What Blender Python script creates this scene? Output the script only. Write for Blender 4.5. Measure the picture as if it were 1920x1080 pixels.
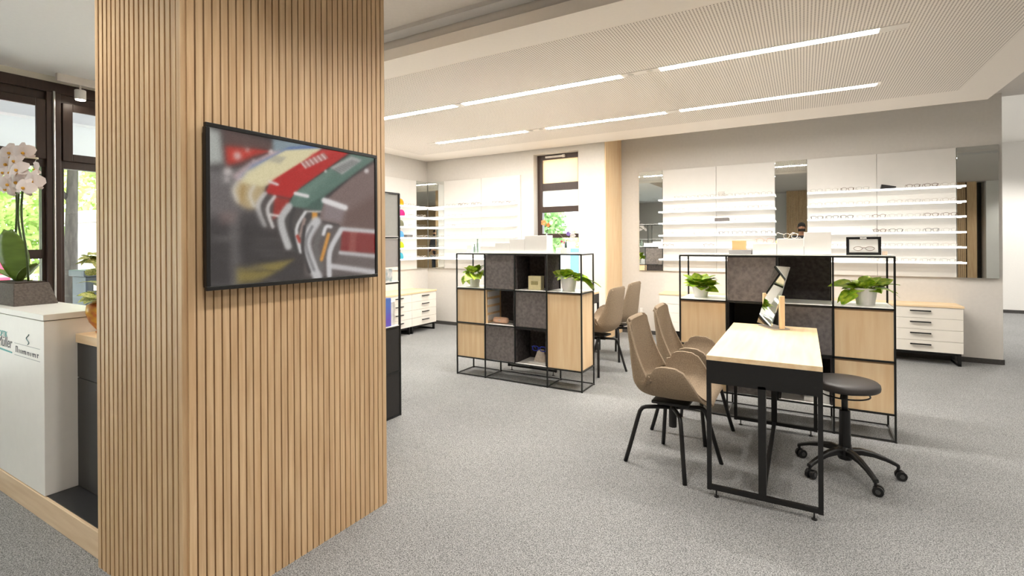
import bpy, bmesh, math, random
import numpy as np
from mathutils import Vector, Matrix
random.seed(7)
PI = math.pi
for _o in list(bpy.data.objects): bpy.data.objects.remove(_o)
scene = bpy.context.scene
COL = scene.collection

# ------------------------------------------------------------------ camera
CF, CCX, CCY, CYAW, CROLL, CH = 935.76, 960.0, 454.2, 0.5279, -0.0066, 1.38
_f = Vector((-math.sin(CYAW), math.cos(CYAW), 0)); _r = Vector((math.cos(CYAW), math.sin(CYAW), 0)); _u = Vector((0, 0, 1))
_r2 = _r*math.cos(CROLL) + _u*math.sin(CROLL); _u2 = -_r*math.sin(CROLL) + _u*math.cos(CROLL)
cd = bpy.data.cameras.new('camera'); cam = bpy.data.objects.new('camera', cd); COL.objects.link(cam)
cd.sensor_fit = 'HORIZONTAL'; cd.sensor_width = 36; cd.lens = CF/1920*36
cd.shift_x = 0; cd.shift_y = -(540-CCY)/1920; cd.clip_start = 0.05; cd.clip_end = 300
cam.matrix_world = Matrix(((_r2.x, _u2.x, -_f.x, 0), (_r2.y, _u2.y, -_f.y, 0), (_r2.z, _u2.z, -_f.z, CH), (0, 0, 0, 1)))
scene.camera = cam
def px(P):
    d = Vector(P)-Vector((0, 0, CH)); t = d.dot(_f)
    return CCX+CF*d.dot(_r2)/t, CCY-CF*d.dot(_u2)/t

# ------------------------------------------------------------------ world, exposure
vs = scene.view_settings
vs.view_transform = 'Standard'; vs.look = 'None'; vs.gamma = 1; vs.use_curve_mapping = False
vs.exposure = 1.68
w = bpy.data.worlds.new('daylight'); scene.world = w; w.use_nodes = True
bg = w.node_tree.nodes['Background']; bg.inputs[0].default_value = (0.93, 0.965, 1, 1); bg.inputs[1].default_value = 3.4
STRIP_E, SHELF_E, SPOT_W, TV_E = 40.0, 1.2, 32.0, 0.34

# ------------------------------------------------------------------ helpers
def C(r, g, b, a=1):
    f = lambda v: (v/255/12.92 if v/255 <= .04045 else ((v/255+.055)/1.055)**2.4)
    return (f(r), f(g), f(b), a)
MATS = {}
def mat(name, col, rough=.5, metal=0, noise=0, nscale=40, bump=0, bscale=80, spec=.5, emit=0, ecol=None, stretch=None, col2=None, coat=0, rnd=0):
    if name in MATS: return MATS[name]
    m = bpy.data.materials.new(name); m.use_nodes = True; nt = m.node_tree; N = nt.nodes; L = nt.links
    b = N['Principled BSDF']
    b.inputs['Base Color'].default_value = col; b.inputs['Roughness'].default_value = rough; b.inputs['Metallic'].default_value = metal
    b.inputs['Specular IOR Level'].default_value = spec; b.inputs['Coat Weight'].default_value = coat
    tc = N.new('ShaderNodeTexCoord'); mp = N.new('ShaderNodeMapping'); L.new(tc.outputs['Object'], mp.inputs[0])
    if stretch: mp.inputs['Scale'].default_value = stretch
    if rnd:
        oi = N.new('ShaderNodeObjectInfo'); cx = N.new('ShaderNodeCombineXYZ'); ml = N.new('ShaderNodeMath'); ml.operation = 'MULTIPLY'; ml.inputs[1].default_value = 37.0
        L.new(oi.outputs['Random'], ml.inputs[0])
        for i in range(3): L.new(ml.outputs[0], cx.inputs[i])
        L.new(cx.outputs[0], mp.inputs['Location'])
    if noise or col2:
        n = N.new('ShaderNodeTexNoise'); n.inputs['Scale'].default_value = nscale; n.inputs['Detail'].default_value = 4; L.new(mp.outputs[0], n.inputs['Vector'])
        rp = N.new('ShaderNodeValToRGB'); L.new(n.outputs['Fac'], rp.inputs[0])
        rp.color_ramp.elements[0].position = .35; rp.color_ramp.elements[1].position = .68
        if col2: c0, c1 = col, col2
        else: c0 = tuple(max(0, v*(1-noise)) for v in col[:3])+(1,); c1 = tuple(min(1, v*(1+noise)) for v in col[:3])+(1,)
        rp.color_ramp.elements[0].color = c0; rp.color_ramp.elements[1].color = c1
        last = rp.outputs[0]
        if rnd:
            hs = N.new('ShaderNodeHueSaturation'); mr = N.new('ShaderNodeMapRange'); mr.inputs[3].default_value = 1-rnd; mr.inputs[4].default_value = 1+rnd
            L.new(oi.outputs['Random'], mr.inputs[0]); L.new(mr.outputs[0], hs.inputs['Value']); L.new(last, hs.inputs['Color']); last = hs.outputs[0]
        L.new(last, b.inputs['Base Color'])
    if bump:
        n2 = N.new('ShaderNodeTexNoise'); n2.inputs['Scale'].default_value = bscale; n2.inputs['Detail'].default_value = 3; L.new(mp.outputs[0], n2.inputs['Vector'])
        bp = N.new('ShaderNodeBump'); bp.inputs['Strength'].default_value = bump; bp.inputs['Distance'].default_value = .01; L.new(n2.outputs['Fac'], bp.inputs['Height']); L.new(bp.outputs[0], b.inputs['Normal'])
    if emit:
        b.inputs['Emission Color'].default_value = ecol or col; b.inputs['Emission Strength'].default_value = emit
    MATS[name] = m; return m
def glassmat(name, tint=(1, 1, 1, 1), refl=.06, frost=0):
    if name in MATS: return MATS[name]
    m = bpy.data.materials.new(name); m.use_nodes = True; nt = m.node_tree; N = nt.nodes; L = nt.links
    N.remove(N['Principled BSDF']); out = N['Material Output']
    tr = N.new('ShaderNodeBsdfTransparent'); tr.inputs[0].default_value = tint
    gl = N.new('ShaderNodeBsdfGlossy'); gl.inputs['Roughness'].default_value = .02
    mx = N.new('ShaderNodeMixShader'); fr = N.new('ShaderNodeFresnel'); fr.inputs[0].default_value = 1.3
    L.new(fr.outputs[0], mx.inputs[0]); L.new(tr.outputs[0], mx.inputs[1]); L.new(gl.outputs[0], mx.inputs[2]); L.new(mx.outputs[0], out.inputs[0])
    MATS[name] = m; return m

def catmull(P, t):
    n = len(P)-1; x = t*n; i = min(int(x), n-1); f = x-i
    g = lambda k: np.array(P[max(0, min(n, k))], float)
    p0, p1, p2, p3 = g(i-1), g(i), g(i+1), g(i+2)
    return .5*((2*p1)+(-p0+p2)*f+(2*p0-5*p1+4*p2-p3)*f*f+(-p0+3*p1-3*p2+p3)*f**3)
class MB:
    def __init__(s): s.v = []; s.f = []
    def add(s, vs, fs):
        n = len(s.v); s.v += [tuple(p) for p in vs]; s.f += [tuple(i+n for i in q) for q in fs]; return s
    def box(s, x0, x1, y0, y1, z0, z1):
        return s.add([(x0,y0,z0),(x1,y0,z0),(x1,y1,z0),(x0,y1,z0),(x0,y0,z1),(x1,y0,z1),(x1,y1,z1),(x0,y1,z1)],
                     [(3,2,1,0),(4,5,6,7),(0,1,5,4),(1,2,6,5),(2,3,7,6),(3,0,4,7)])
    def cyl(s, p0, p1, r, n=12, r1=None):
        return s.tube([p0, p1], [r, r if r1 is None else r1], n)
    def tube(s, path, r, n=8, closed=False):
        P = [Vector(p) for p in path]; m = len(P)
        rr = r if isinstance(r, (list, tuple)) else [r]*m
        vs = []; prev = None
        for i in range(m):
            if closed: t = P[(i+1) % m]-P[i-1]
            else: t = (P[min(i+1, m-1)]-P[max(i-1, 0)])
            t.normalize()
            if prev is None:
                a = Vector((0, 0, 1)) if abs(t.z) < .9 else Vector((1, 0, 0)); u = t.cross(a).normalized()
            else: u = (prev - t*prev.dot(t)).normalized()
            prev = u; v = t.cross(u)
            for k in range(n):
                a = 2*PI*k/n; vs.append(P[i]+(u*math.cos(a)+v*math.sin(a))*rr[i])
        fs = []
        for i in range(m if closed else m-1):
            j = (i+1) % m
            for k in range(n):
                l = (k+1) % n; fs.append((i*n+k, i*n+l, j*n+l, j*n+k))
        if not closed: fs.append(tuple(range(n-1, -1, -1))); fs.append(tuple((m-1)*n+k for k in range(n)))
        return s.add(vs, fs)
    def lathe(s, prof, c=(0, 0, 0), n=24):
        vs = []; fs = []; m = len(prof)
        for r, z in prof:
            for k in range(n):
                a = 2*PI*k/n; vs.append((c[0]+r*math.cos(a), c[1]+r*math.sin(a), c[2]+z))
        for i in range(m-1):
            for k in range(n):
                l = (k+1) % n; fs.append((i*n+k, i*n+l, (i+1)*n+l, (i+1)*n+k))
        fs.append(tuple(range(n-1, -1, -1))); fs.append(tuple((m-1)*n+k for k in range(n)))
        return s.add(vs, fs)
    def grid(s, fn, nu, nv):
        vs = [fn(i/nu, j/nv) for i in range(nu+1) for j in range(nv+1)]
        fs = [(i*(nv+1)+j, (i+1)*(nv+1)+j, (i+1)*(nv+1)+j+1, i*(nv+1)+j+1) for i in range(nu) for j in range(nv)]
        return s.add(vs, fs)
    def prism(s, poly, axis, a, b):
        n = len(poly)
        def P(q, w): return {'x': (w, q[0], q[1]), 'y': (q[0], w, q[1]), 'z': (q[0], q[1], w)}[axis]
        vs = [P(q, a) for q in poly]+[P(q, b) for q in poly]
        fs = [tuple(range(n-1, -1, -1)), tuple(range(n, 2*n))]+[(i, (i+1) % n, n+(i+1) % n, n+i) for i in range(n)]
        return s.add(vs, fs)
    def mesh(s, name, m, smooth=False, off=(0, 0, 0)):
        me = bpy.data.meshes.new(name)
        me.from_pydata([(p[0]-off[0], p[1]-off[1], p[2]-off[2]) for p in s.v], [], s.f)
        b = bmesh.new(); b.from_mesh(me); bmesh.ops.recalc_face_normals(b, faces=b.faces); b.to_mesh(me); b.free()
        if m: me.materials.append(m)
        if smooth: me.shade_smooth()
        return me
    def build(s, name, m, parent=None, smooth=False, bevel=0, sub=0, solid=0, local=False):
        off = (0, 0, 0)
        if parent is not None and not local:
            r = parent
            while r.parent: r = r.parent
            off = r.location
        elif parent is None and not local:
            xs = [p[0] for p in s.v]; ys = [p[1] for p in s.v]; zs = [p[2] for p in s.v]
            off = ((min(xs)+max(xs))/2, (min(ys)+max(ys))/2, min(zs))
        o = bpy.data.objects.new(name, s.mesh(name, m, smooth, off)); COL.objects.link(o)
        if parent is not None: o.parent = parent
        elif not local: o.location = off
        if solid: md = o.modifiers.new('solid', 'SOLIDIFY'); md.thickness = solid; md.offset = 0
        if bevel: md = o.modifiers.new('bevel', 'BEVEL'); md.width = bevel; md.segments = 2; md.limit_method = 'ANGLE'; md.angle_limit = .6
        if sub: md = o.modifiers.new('sub', 'SUBSURF'); md.levels = sub; md.render_levels = sub
        return o
def B(*a): return MB().box(*a)
def tag(o, label, cat, group=None, kind=None):
    o['label'] = label
    if cat: o['category'] = cat
    if group: o['group'] = group
    if kind: o['kind'] = kind
    return o
def thing(name, label, cat, loc, rz=0, group=None):
    o = bpy.data.objects.new(name, None); COL.objects.link(o); o.location = loc; o.rotation_euler = (0, 0, rz); o.empty_display_size = .1
    return tag(o, label, cat, group)
def struct(o, label=None):
    o['kind'] = 'structure'
    if label: o['label'] = label
    return o
def place(name, me, parent, loc, rot=(0, 0, 0), sc=1):
    o = bpy.data.objects.new(name, me); COL.objects.link(o); o.parent = parent; o.location = loc; o.rotation_euler = rot
    o.scale = sc if isinstance(sc, (tuple, list)) else (sc, sc, sc); return o
def copy_tree(o, parent=None):
    c = o.copy(); COL.objects.link(c); c.parent = parent
    for ch in list(o.children): copy_tree(ch, c)
    return c

# ------------------------------------------------------------------ materials
M_wallgrey = mat('warm grey wall paint', C(214, 210, 204), .75, noise=.02, nscale=30, bump=.03, bscale=250)
M_white = mat('white wall paint', C(236, 234, 230), .6, noise=.01, bump=.02, bscale=200)
M_ceil = mat('grey ceiling paint', C(205, 200, 194), .8, noise=.02, bump=.03, bscale=200)
M_sail = mat('off white plaster', C(236, 229, 220), .7, noise=.01, bump=.02, bscale=200)
M_lacq = mat('white lacquer', C(240, 238, 234), .32, noise=.01, nscale=12, bump=.01)
M_panel = mat('white display panel', C(222, 219, 214), .4, noise=.01, nscale=12, bump=.01)
M_cream = mat('cream lacquer front', C(232, 227, 217), .4, noise=.01, nscale=12, bump=.01)
M_counter = mat('white counter laminate', C(236, 234, 229), .4, noise=.012, nscale=20, bump=.02, bscale=120)
M_black = mat('black powder coated steel', C(12, 12, 13), .45, noise=.1, bump=.02, bscale=300)
M_apron = mat('black wood apron', C(14, 14, 15), .5, noise=.15, nscale=20, stretch=(2, 12, 12), bump=.05)
M_brace = mat('dark green grey rod', C(18, 21, 20), .4, noise=.1, bump=.02)
M_plastic = mat('black plastic', C(13, 13, 14), .38, noise=.08, bump=.02)
M_felt = mat('charcoal felt', C(108, 103, 102), .95, nscale=38, col2=C(130, 124, 122), bump=.15, bscale=300, spec=.1)
M_felt_dk = mat('dark charcoal felt', C(60, 56, 56), .95, nscale=38, col2=C(78, 73, 73), bump=.15, bscale=300, spec=.1)
M_fabric = mat('taupe felt upholstery', C(134, 118, 99), .95, nscale=180, col2=C(160, 142, 121), bump=.12, bscale=500, spec=.15)
M_slat = mat('oak slat', C(196, 162, 122), .5, nscale=6, stretch=(9, 9, .5), col2=C(216, 186, 146), bump=.04, bscale=60, rnd=.05)
M_slatback = mat('dark felt backing', C(48, 36, 26), .95, noise=.2, bump=.1)
M_oak = mat('light oak veneer', C(236, 202, 156), .45, nscale=5, stretch=(6, 6, .45), col2=C(246, 219, 178), bump=.03, bscale=60, rnd=.04)
M_oaktop = mat('light oak table top', C(228, 198, 156), .42, nscale=5, stretch=(6, .45, 6), col2=C(240, 216, 178), bump=.03, bscale=60)
M_oaktopx = mat('light oak worktop', C(228, 198, 156), .42, nscale=5, stretch=(.45, 6, 6), col2=C(240, 216, 178), bump=.03, bscale=60)
M_plinth = mat('pale oak plinth', C(214, 186, 152), .5, nscale=5, stretch=(.45, 6, 6), col2=C(228, 204, 172), bump=.03)
M_frame = mat('dark brown window frame', C(58, 42, 34), .38, noise=.12, nscale=8, stretch=(6, 6, 1), bump=.03)
M_mirror = mat('silvered mirror', C(232, 236, 234), .015, 1.0, noise=.003)
M_chrome = mat('brushed steel', C(190, 190, 188), .3, 1, noise=.03)
M_glow = mat('lit diffuser', C(255, 252, 246), .5, noise=.002, emit=STRIP_E, ecol=C(255, 249, 241))
M_glow2 = mat('lit acrylic shelf', C(250, 250, 248), .4, noise=.002, emit=SHELF_E, ecol=C(255, 252, 246))
M_acryl = mat('glowing white acrylic', C(246, 246, 244), .4, noise=.002, emit=.13, ecol=C(255, 252, 246))
M_lampglow = mat('lamp disc glow', C(255, 250, 240), .5, noise=.002, emit=14, ecol=C(255, 240, 220))
M_module = mat('spot module white', C(226, 220, 212), .5, noise=.02)
M_pot = mat('white ceramic pot', C(236, 234, 233), .35, noise=.015, bump=.02)
M_leaf = mat('variegated leaf', C(120, 178, 44), .4, nscale=5, col2=C(216, 230, 84), bump=.05, bscale=30, rnd=.2)
M_soil = mat('potting soil', C(58, 44, 34), .95, noise=.3, bump=.4)
M_glass = glassmat('window glass', (.97, .985, .98, 1))
M_baseb = mat('dark baseboard', C(70, 68, 66), .7, noise=.15, nscale=80)
M_grey = mat('grey laminate', C(150, 147, 146), .5, noise=.03)

def carpet():
    m = bpy.data.materials.new('grey speckled carpet'); m.use_nodes = True; N = m.node_tree.nodes; L = m.node_tree.links; b = N['Principled BSDF']
    tc = N.new('ShaderNodeTexCoord')
    a = N.new('ShaderNodeTexNoise'); a.inputs['Scale'].default_value = 210; a.inputs['Detail'].default_value = 2; L.new(tc.outputs['Object'], a.inputs['Vector'])
    c = N.new('ShaderNodeTexNoise'); c.inputs['Scale'].default_value = 1.3; c.inputs['Detail'].default_value = 3; L.new(tc.outputs['Object'], c.inputs['Vector'])
    rp = N.new('ShaderNodeValToRGB'); e = rp.color_ramp.elements; e[0].position = .33; e[0].color = C(80, 81, 82); e[1].position = .7; e[1].color = C(172, 172, 171)
    L.new(a.outputs['Fac'], rp.inputs[0])
    mr = N.new('ShaderNodeMapRange'); mr.inputs[1].default_value = .3; mr.inputs[2].default_value = .7; mr.inputs[3].default_value = .94; mr.inputs[4].default_value = 1.06; L.new(c.outputs['Fac'], mr.inputs[0])
    hs = N.new('ShaderNodeHueSaturation'); L.new(rp.outputs[0], hs.inputs['Color']); L.new(mr.outputs[0], hs.inputs['Value']); L.new(hs.outputs[0], b.inputs['Base Color'])
    b.inputs['Roughness'].default_value = .95; b.inputs['Specular IOR Level'].default_value = .1
    bp = N.new('ShaderNodeBump'); bp.inputs['Strength'].default_value = .35; bp.inputs['Distance'].default_value = .006; L.new(a.outputs['Fac'], bp.inputs['Height']); L.new(bp.outputs[0], b.inputs['Normal'])
    return m
M_carpet = carpet()
def perforated():
    m = bpy.data.materials.new('perforated acoustic panel'); m.use_nodes = True; N = m.node_tree.nodes; L = m.node_tree.links; b = N['Principled BSDF']
    tc = N.new('ShaderNodeTexCoord'); sc = N.new('ShaderNodeVectorMath'); sc.operation = 'SCALE'; sc.inputs['Scale'].default_value = 1/.020; L.new(tc.outputs['Object'], sc.inputs[0])
    fr = N.new('ShaderNodeVectorMath'); fr.operation = 'FRACTION'; L.new(sc.outputs[0], fr.inputs[0])
    sb = N.new('ShaderNodeVectorMath'); sb.operation = 'SUBTRACT'; sb.inputs[1].default_value = (.5, .5, 0); L.new(fr.outputs[0], sb.inputs[0])
    mz = N.new('ShaderNodeVectorMath'); mz.operation = 'MULTIPLY'; mz.inputs[1].default_value = (1, 1, 0); L.new(sb.outputs[0], mz.inputs[0])
    ln = N.new('ShaderNodeVectorMath'); ln.operation = 'LENGTH'; L.new(mz.outputs[0], ln.inputs[0])
    lt = N.new('ShaderNodeMath'); lt.operation = 'LESS_THAN'; lt.inputs[1].default_value = .26; L.new(ln.outputs['Value'], lt.inputs[0])
    mx = N.new('ShaderNodeMix'); mx.data_type = 'RGBA'; L.new(lt.outputs[0], mx.inputs['Factor']); mx.inputs['A'].default_value = C(237, 230, 221); mx.inputs['B'].default_value = C(120, 108, 98)
    L.new(mx.outputs['Result'], b.inputs['Base Color']); b.inputs['Roughness'].default_value = .75
    return m
M_perf = perforated()

# ------------------------------------------------------------------ room shell
SZ = 2.776          # underside of the hung acoustic ceiling
CZ = 2.95           # structural ceiling
WL, WB, WR, YL = -5.60, 7.43, 1.889, 6.715
struct(B(-5.8, 6.0, -4.0, 13.2, -.12, 0).build('floor', M_carpet))
struct(B(-3.3, 6.0, -4.0, 2.83, CZ, CZ+.2).build('ceiling', M_ceil), 'grey ceiling')
struct(B(-5.8, 6.0, 2.83, 7.63, CZ+.03, CZ+.2).build('ceiling', M_ceil), 'grey ceiling above the hung acoustic panel')
struct(B(-5.8, -3.3, -4.0, 2.83, 2.83, CZ+.2).build('ceiling', mat('pale grey bay ceiling', C(242, 242, 241), .8, noise=.01)), 'lower ceiling of the window bay')
struct(B(1.5, 6.0, 7.63, 13.2, 3.18, 3.3).build('ceiling', M_white), 'white hall ceiling')
struct(B(WR-4.279, WR, WB, WB+.2, 0, CZ+.1).build('wall_back', M_wallgrey), 'warm grey wall behind the long display')
# left part of the back wall, stands further forward, with a tall window opening
wl = MB().box(WL-.2, -3.53, YL, YL+.3, 0, CZ+.1).box(-2.80, -2.402, YL, YL+.3, 0, CZ+.1).box(-3.53, -2.80, YL, YL+.3, 2.705, CZ+.1).box(-3.53, -2.80, YL, YL+.3, 0, .80)
wl.box(-2.70, -2.402, YL+.3, WB+.2, 0, CZ+.1)
struct(wl.build('wall_corner', M_wallgrey), 'warm grey wall with the tall window')
struct(B(-2.402, -2.388, YL+.005, WB-.002, 0, CZ).build('trim_1', M_oak, bevel=.002), 'light oak cladding on the wall return')
struct(B(WL-.2, WL, 3.0, YL, 0, CZ+.1).build('wall_left', M_wallgrey), 'warm grey wall with the corner display')
struct(B(-5.8, 6.2, -4.2, -4.0, 0, 3.15).build('wall_rear', M_wallgrey), 'grey wall opposite the displays')
struct(B(6.0, 6.2, -4.2, 13.4, 0, 3.3).build('wall_right', M_white), 'white side wall')
struct(B(WR, 6.2, 12.7, 12.9, 0, 3.3).build('wall_hall', M_white), 'white wall at the end of the hall')
struct(B(WR-.15, WR, WB+.2, 12.7, 0, 3.3).build('wall_hall_side', M_white), 'white side wall of the hall')
for a in ((-2.386, WR, WB-.012, WB, 0, .055), (WL+.0, -2.405, YL-.012, YL, 0, .055), (WL, WL+.012, 3.0, YL, 0, .055), (WR+.0, 6.0, 12.688, 12.7, 0, .06), (WR, WR+.012, WB, 12.68, 0, .055)):
    struct(B(*a).build('baseboard_back', M_baseb), 'dark carpet skirting strip')

# hung acoustic ceiling
sx0, sx1, sy0, sy1 = WL+.005, 1.60, 2.825, 6.70
sail = B(sx0, sx1, sy0, sy1, SZ, SZ+.082).build('ceiling_panel', M_sail)
struct(sail, 'hung off white acoustic ceiling')
pf = B(sx0+.35, 1.27, 3.14, 6.15, SZ-.0012, SZ+.002).build('perforated_field', M_perf, sail)
pf.parent = None; pf.location = sail.location; pf.parent = sail; pf.location = (0, 0, 0)
struct(B(sx0+.2, 1.3, 2.845, 6.4, SZ+.082, CZ+.03).build('ceiling_filler', M_ceil), 'added grey filler closing the dark gap above the hung ceiling')  # added block, set forward so the gap up there does not look black
struct(B(-3.3, 6.0, 2.72, 2.83, CZ-.03, CZ).build('trim_2', mat('ceiling edge trim', C(190, 188, 186), .6, noise=.02)), 'ceiling edge trim')

def strip_light(label, yc, wd, segs, x0, x1):
    t = thing('linear_light', label, 'ceiling light', ((x0+x1)/2, yc, SZ-.004))
    fr = MB(); fr.box(x0, x1, yc-wd/2-.006, yc-wd/2, SZ-.006, SZ); fr.box(x0, x1, yc+wd/2, yc+wd/2+.006, SZ-.006, SZ)
    fr.build('frame', M_module, t)
    for (a, b, lit) in segs:
        B(a, b, yc-wd/2, yc+wd/2, SZ-.004, SZ).build('diffuser' if lit else 'spot_module', M_glow if lit else M_module, t)
        if not lit and b-a > .2:
            for k in range(2):
                c = a+(b-a)*(k+.5)/2
                MB().cyl((c, yc, SZ-.005), (c, yc, SZ-.003), .028, 16).build('spot', mat('spot lens', C(200, 196, 188), .2, noise=.02), t)
strip_light('long recessed light line over the desk', 4.10, .085, [(-5.0, -3.05, 1), (-3.05, -2.95, 0), (-2.95, -1.315, 1), (-1.315, -.994, 0), (-.994, .444, 1), (.444, .60, 0)], -5.0, .60)
strip_light('recessed light line running in front of the wall displays', 5.51, .085, [(-4.55, -4.42, 0), (-4.42, -2.996, 1), (-2.996, -2.715, 0), (-2.715, -1.279, 1), (-1.279, -1.127, 0), (-1.127, .572, 1)], -4.55, .572)

def downlight(x, y, z, p, label, ang=2.3, col=(1, .95, .88)):
    t = thing('downlight', label, 'ceiling light', (x, y, z-.02), 0, 'round recessed ceiling downlights')
    MB().lathe([(.062, -.006), (.062, 0), (.048, 0), (.048, -.006)], (0, 0, .02), 24).build('ring', M_module, t, local=True)
    MB().cyl((0, 0, .017), (0, 0, .0195), .047, 24).build('lens', M_lampglow, t, local=True)
    ld = bpy.data.lights.new('downlight_bulb', 'SPOT'); ld.energy = p; ld.spot_size = ang; ld.spot_blend = .6; ld.shadow_soft_size = .05; ld.color = col
    lo = bpy.data.objects.new('bulb', ld); COL.objects.link(lo); lo.parent = t; lo.location = (0, 0, .005)
for i, (x, y) in enumerate([(-.95, .75), (-.95, 2.2), (.6, .6), (.6, 2.2), (2.3, .6), (2.3, 2.2), (2.6, 4.0), (2.9, 6.0), (-.9, -1.6), (1.2, -1.6), (3.2, -1.6), (5.0, -2.4), (-2.6, -1.6), (-2.75, .25)]):  # the lamp before the white rear wall is added only to brighten it
    downlight(x, y, CZ, SPOT_W, 'round white recessed downlight in the grey ceiling')
for x, y in ((2.6, 9.0), (3.225, 11.4), (4.6, 9.0), (4.6, 11.4)): downlight(x, y, 3.18, SPOT_W*2.4, 'round white recessed downlight in the hall ceiling', col=(1, .96, .9))
for x, y in ((-4.4, -.6), (-4.4, -2.4)): downlight(x, y, 2.83, SPOT_W*.6, 'round white recessed downlight over the window bay')

# ------------------------------------------------------------------ slatted pillar with the screen
px0, px1, py0, py1 = -2.615, -1.918, .95, 1.952
pil = B(px0+.02, px1-.021, py0+.022, py1-.004, 0, CZ).build('pillar', M_slatback)
struct(pil, 'pillar clad in vertical oak slats')
P0 = pil.location
sm = B(-.011, .011, -.0125, .0125, 0, CZ-.001).mesh('slat', M_slat)
for k in range(32): place('slat', sm, pil, (px1-.011-P0.x, .9796+.03097*k-P0.y, 0))
sm2 = B(-.0135, .0135, -.011, .011, 0, CZ-.001).mesh('slat', M_slat)
for k in range(18):
    xx = -2.6028+.03908*k
    if k == 17: xx -= .004
    place('slat', sm2, pil, (xx-P0.x, py0+.011-P0.y, 0))
for a in ((px0, px0+.02, py0+.03, py1, 0, CZ), (px0+.02, px1-.024, py1-.004, py1+.012, 0, CZ)):
    B(*a).build('side_panel', M_slat, pil)

tv = thing('television', 'flat black framed screen showing a row of classic cars on the slatted pillar', 'television', (-1.905, 1.434, 1.20))
ty0, ty1, tz0, tz1 = 1.009, 1.857, 1.209, 1.827
B(-1.918, -1.888, ty0+.01, ty1-.01, tz0+.01, tz1-.01).build('housing', M_plastic, tv, bevel=.003)
bz = .016
for a in ((ty0, ty1, tz1-bz, tz1), (ty0, ty1, tz0, tz0+bz), (ty0, ty0+bz, tz0+bz, tz1-bz), (ty1-bz, ty1, tz0+bz, tz1-bz)):
    B(-1.892, -1.876, *a).build('bezel', M_plastic, tv, bevel=.002)
# screen picture: a painted colour layer on a fine flat grid
ny, nz = 240, 176
gy = np.linspace(ty0+bz, ty1-bz, ny+1); gz = np.linspace(tz0+bz, tz1-bz, nz+1)
GY, GZ = np.meshgrid(gy, gz, indexing='ij'); XS = -1.882
D = np.stack([np.full_like(GY, XS), GY, GZ-CH], -1)
t_ = D@np.array(_f); U = (CCX+CF*(D@np.array(_r2))/t_-360)*2.842; V = (CCY-CF*(D@np.array(_u2))/t_-200)*2.842
img = np.zeros(U.shape+(3,)); img[:] = np.array([52, 47, 46])
def smooth(a, b, x): q = np.clip((x-a)/(b-a), 0, 1); return q*q*(3-2*q)
def mixc(mask, c): img[:] = img*(1-mask[..., None])+np.array(c, float)*mask[..., None]
def seg_d(p, a, b):
    a = np.array(a, float); b = np.array(b, float); d = b-a; q = np.clip(((U-a[0])*d[0]+(V-a[1])*d[1])/(d@d), 0, 1)
    return np.hypot(U-a[0]-q*d[0], V-a[1]-q*d[1])
def poly(P_, c, soft=6, al=1):
    ins = np.zeros(U.shape, bool); dist = np.full(U.shape, 1e9); n = len(P_)
    for i in range(n):
        a, b = P_[i], P_[(i+1) % n]; dist = np.minimum(dist, seg_d(None, a, b))
        cnd = ((a[1] > V) != (b[1] > V)) & (U < (b[0]-a[0])*(V-a[1])/((b[1]-a[1]) or 1e-9)+a[0]); ins ^= cnd
    sd = np.where(ins, dist, -dist); mixc(smooth(-soft, soft, sd)*al, c)
def line(P_, wd, c, soft=4, al=1):
    d = np.full(U.shape, 1e9)
    if len(P_) > 2: P_ = [tuple(catmull(P_, k/8)) for k in range(9)]
    soft = max(soft, wd*.45)
    for i in range(len(P_)-1): d = np.minimum(d, seg_d(None, P_[i], P_[i+1]))
    mixc((1-smooth(wd-soft, wd+soft, d))*al, c)
rg = np.random.RandomState(3)
poly([(60, 330), (260, 330), (330, 560), (60, 600)], (104, 100, 99), 45); poly([(60, 380), (300, 430), (420, 640), (60, 640)], (92, 86, 85), 50, .8)
poly([(80, 110), (150, 130), (170, 300), (80, 310)], (158, 160, 154), 18)
poly([(160, 120), (440, 190), (430, 230), (180, 215)], (84, 66, 62), 18)
poly([(430, 170), (700, 205), (660, 240), (430, 250)], (122, 136, 142), 16)
poly([(178, 210), (300, 222), (430, 236), (330, 262), (250, 300), (185, 310)], (176, 52, 42), 8)
for q in ((242, 262, 22), (190, 345, 24), (185, 390, 15), (330, 290, 12), (295, 232, 12), (420, 240, 14)): mixc(1-smooth(q[2]*.6, q[2]*1.2, np.hypot(U-q[0], V-q[1])), (196, 186, 182))
poly([(215, 370), (300, 300), (430, 240), (520, 230), (380, 300), (250, 400)], (186, 160, 158), 8)
poly([(240, 385), (320, 310), (520, 215), (660, 205), (690, 225), (480, 270), (270, 375)], (86, 106, 148), 9)
poly([(246, 408), (292, 345), (440, 262), (500, 232), (560, 228), (690, 222), (600, 300), (400, 420), (380, 432)], (203, 193, 154), 5)
poly([(212, 440), (246, 402), (392, 430), (352, 545), (300, 548), (232, 510)], (166, 146, 108), 8)
line([(240, 405), (222, 450), (245, 505)], 9, (205, 200, 190)); line([(330, 425), (308, 470), (330, 530)], 8, (200, 196, 186)); line([(275, 420), (262, 505)], 8, (150, 120, 70))
poly([(440, 262), (505, 268), (470, 305), (405, 290)], (168, 162, 140), 5)
poly([(395, 450), (420, 398), (560, 310), (690, 228), (845, 240), (720, 330), (580, 430), (522, 492), (405, 466)], (164, 36, 34), 4)
poly([(640, 250), (700, 228), (760, 235), (600, 335), (560, 345)], (186, 62, 56), 10, .5)
for k in range(12):
    x = 585+k*10.5; line([(x, 300-k*4.6), (x+22, 326-k*4.8)], 4.2, (196, 194, 188) if k % 2 == 0 else (150, 120, 112), 2)
poly([(340, 520), (392, 462), (525, 490), (500, 590), (430, 660), (372, 620)], (70, 62, 60), 10)
poly([(440, 480), (520, 492), (512, 560), (430, 600)], (138, 44, 38), 8); line([(415, 575), (465, 583)], 6, (210, 206, 200))
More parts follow.
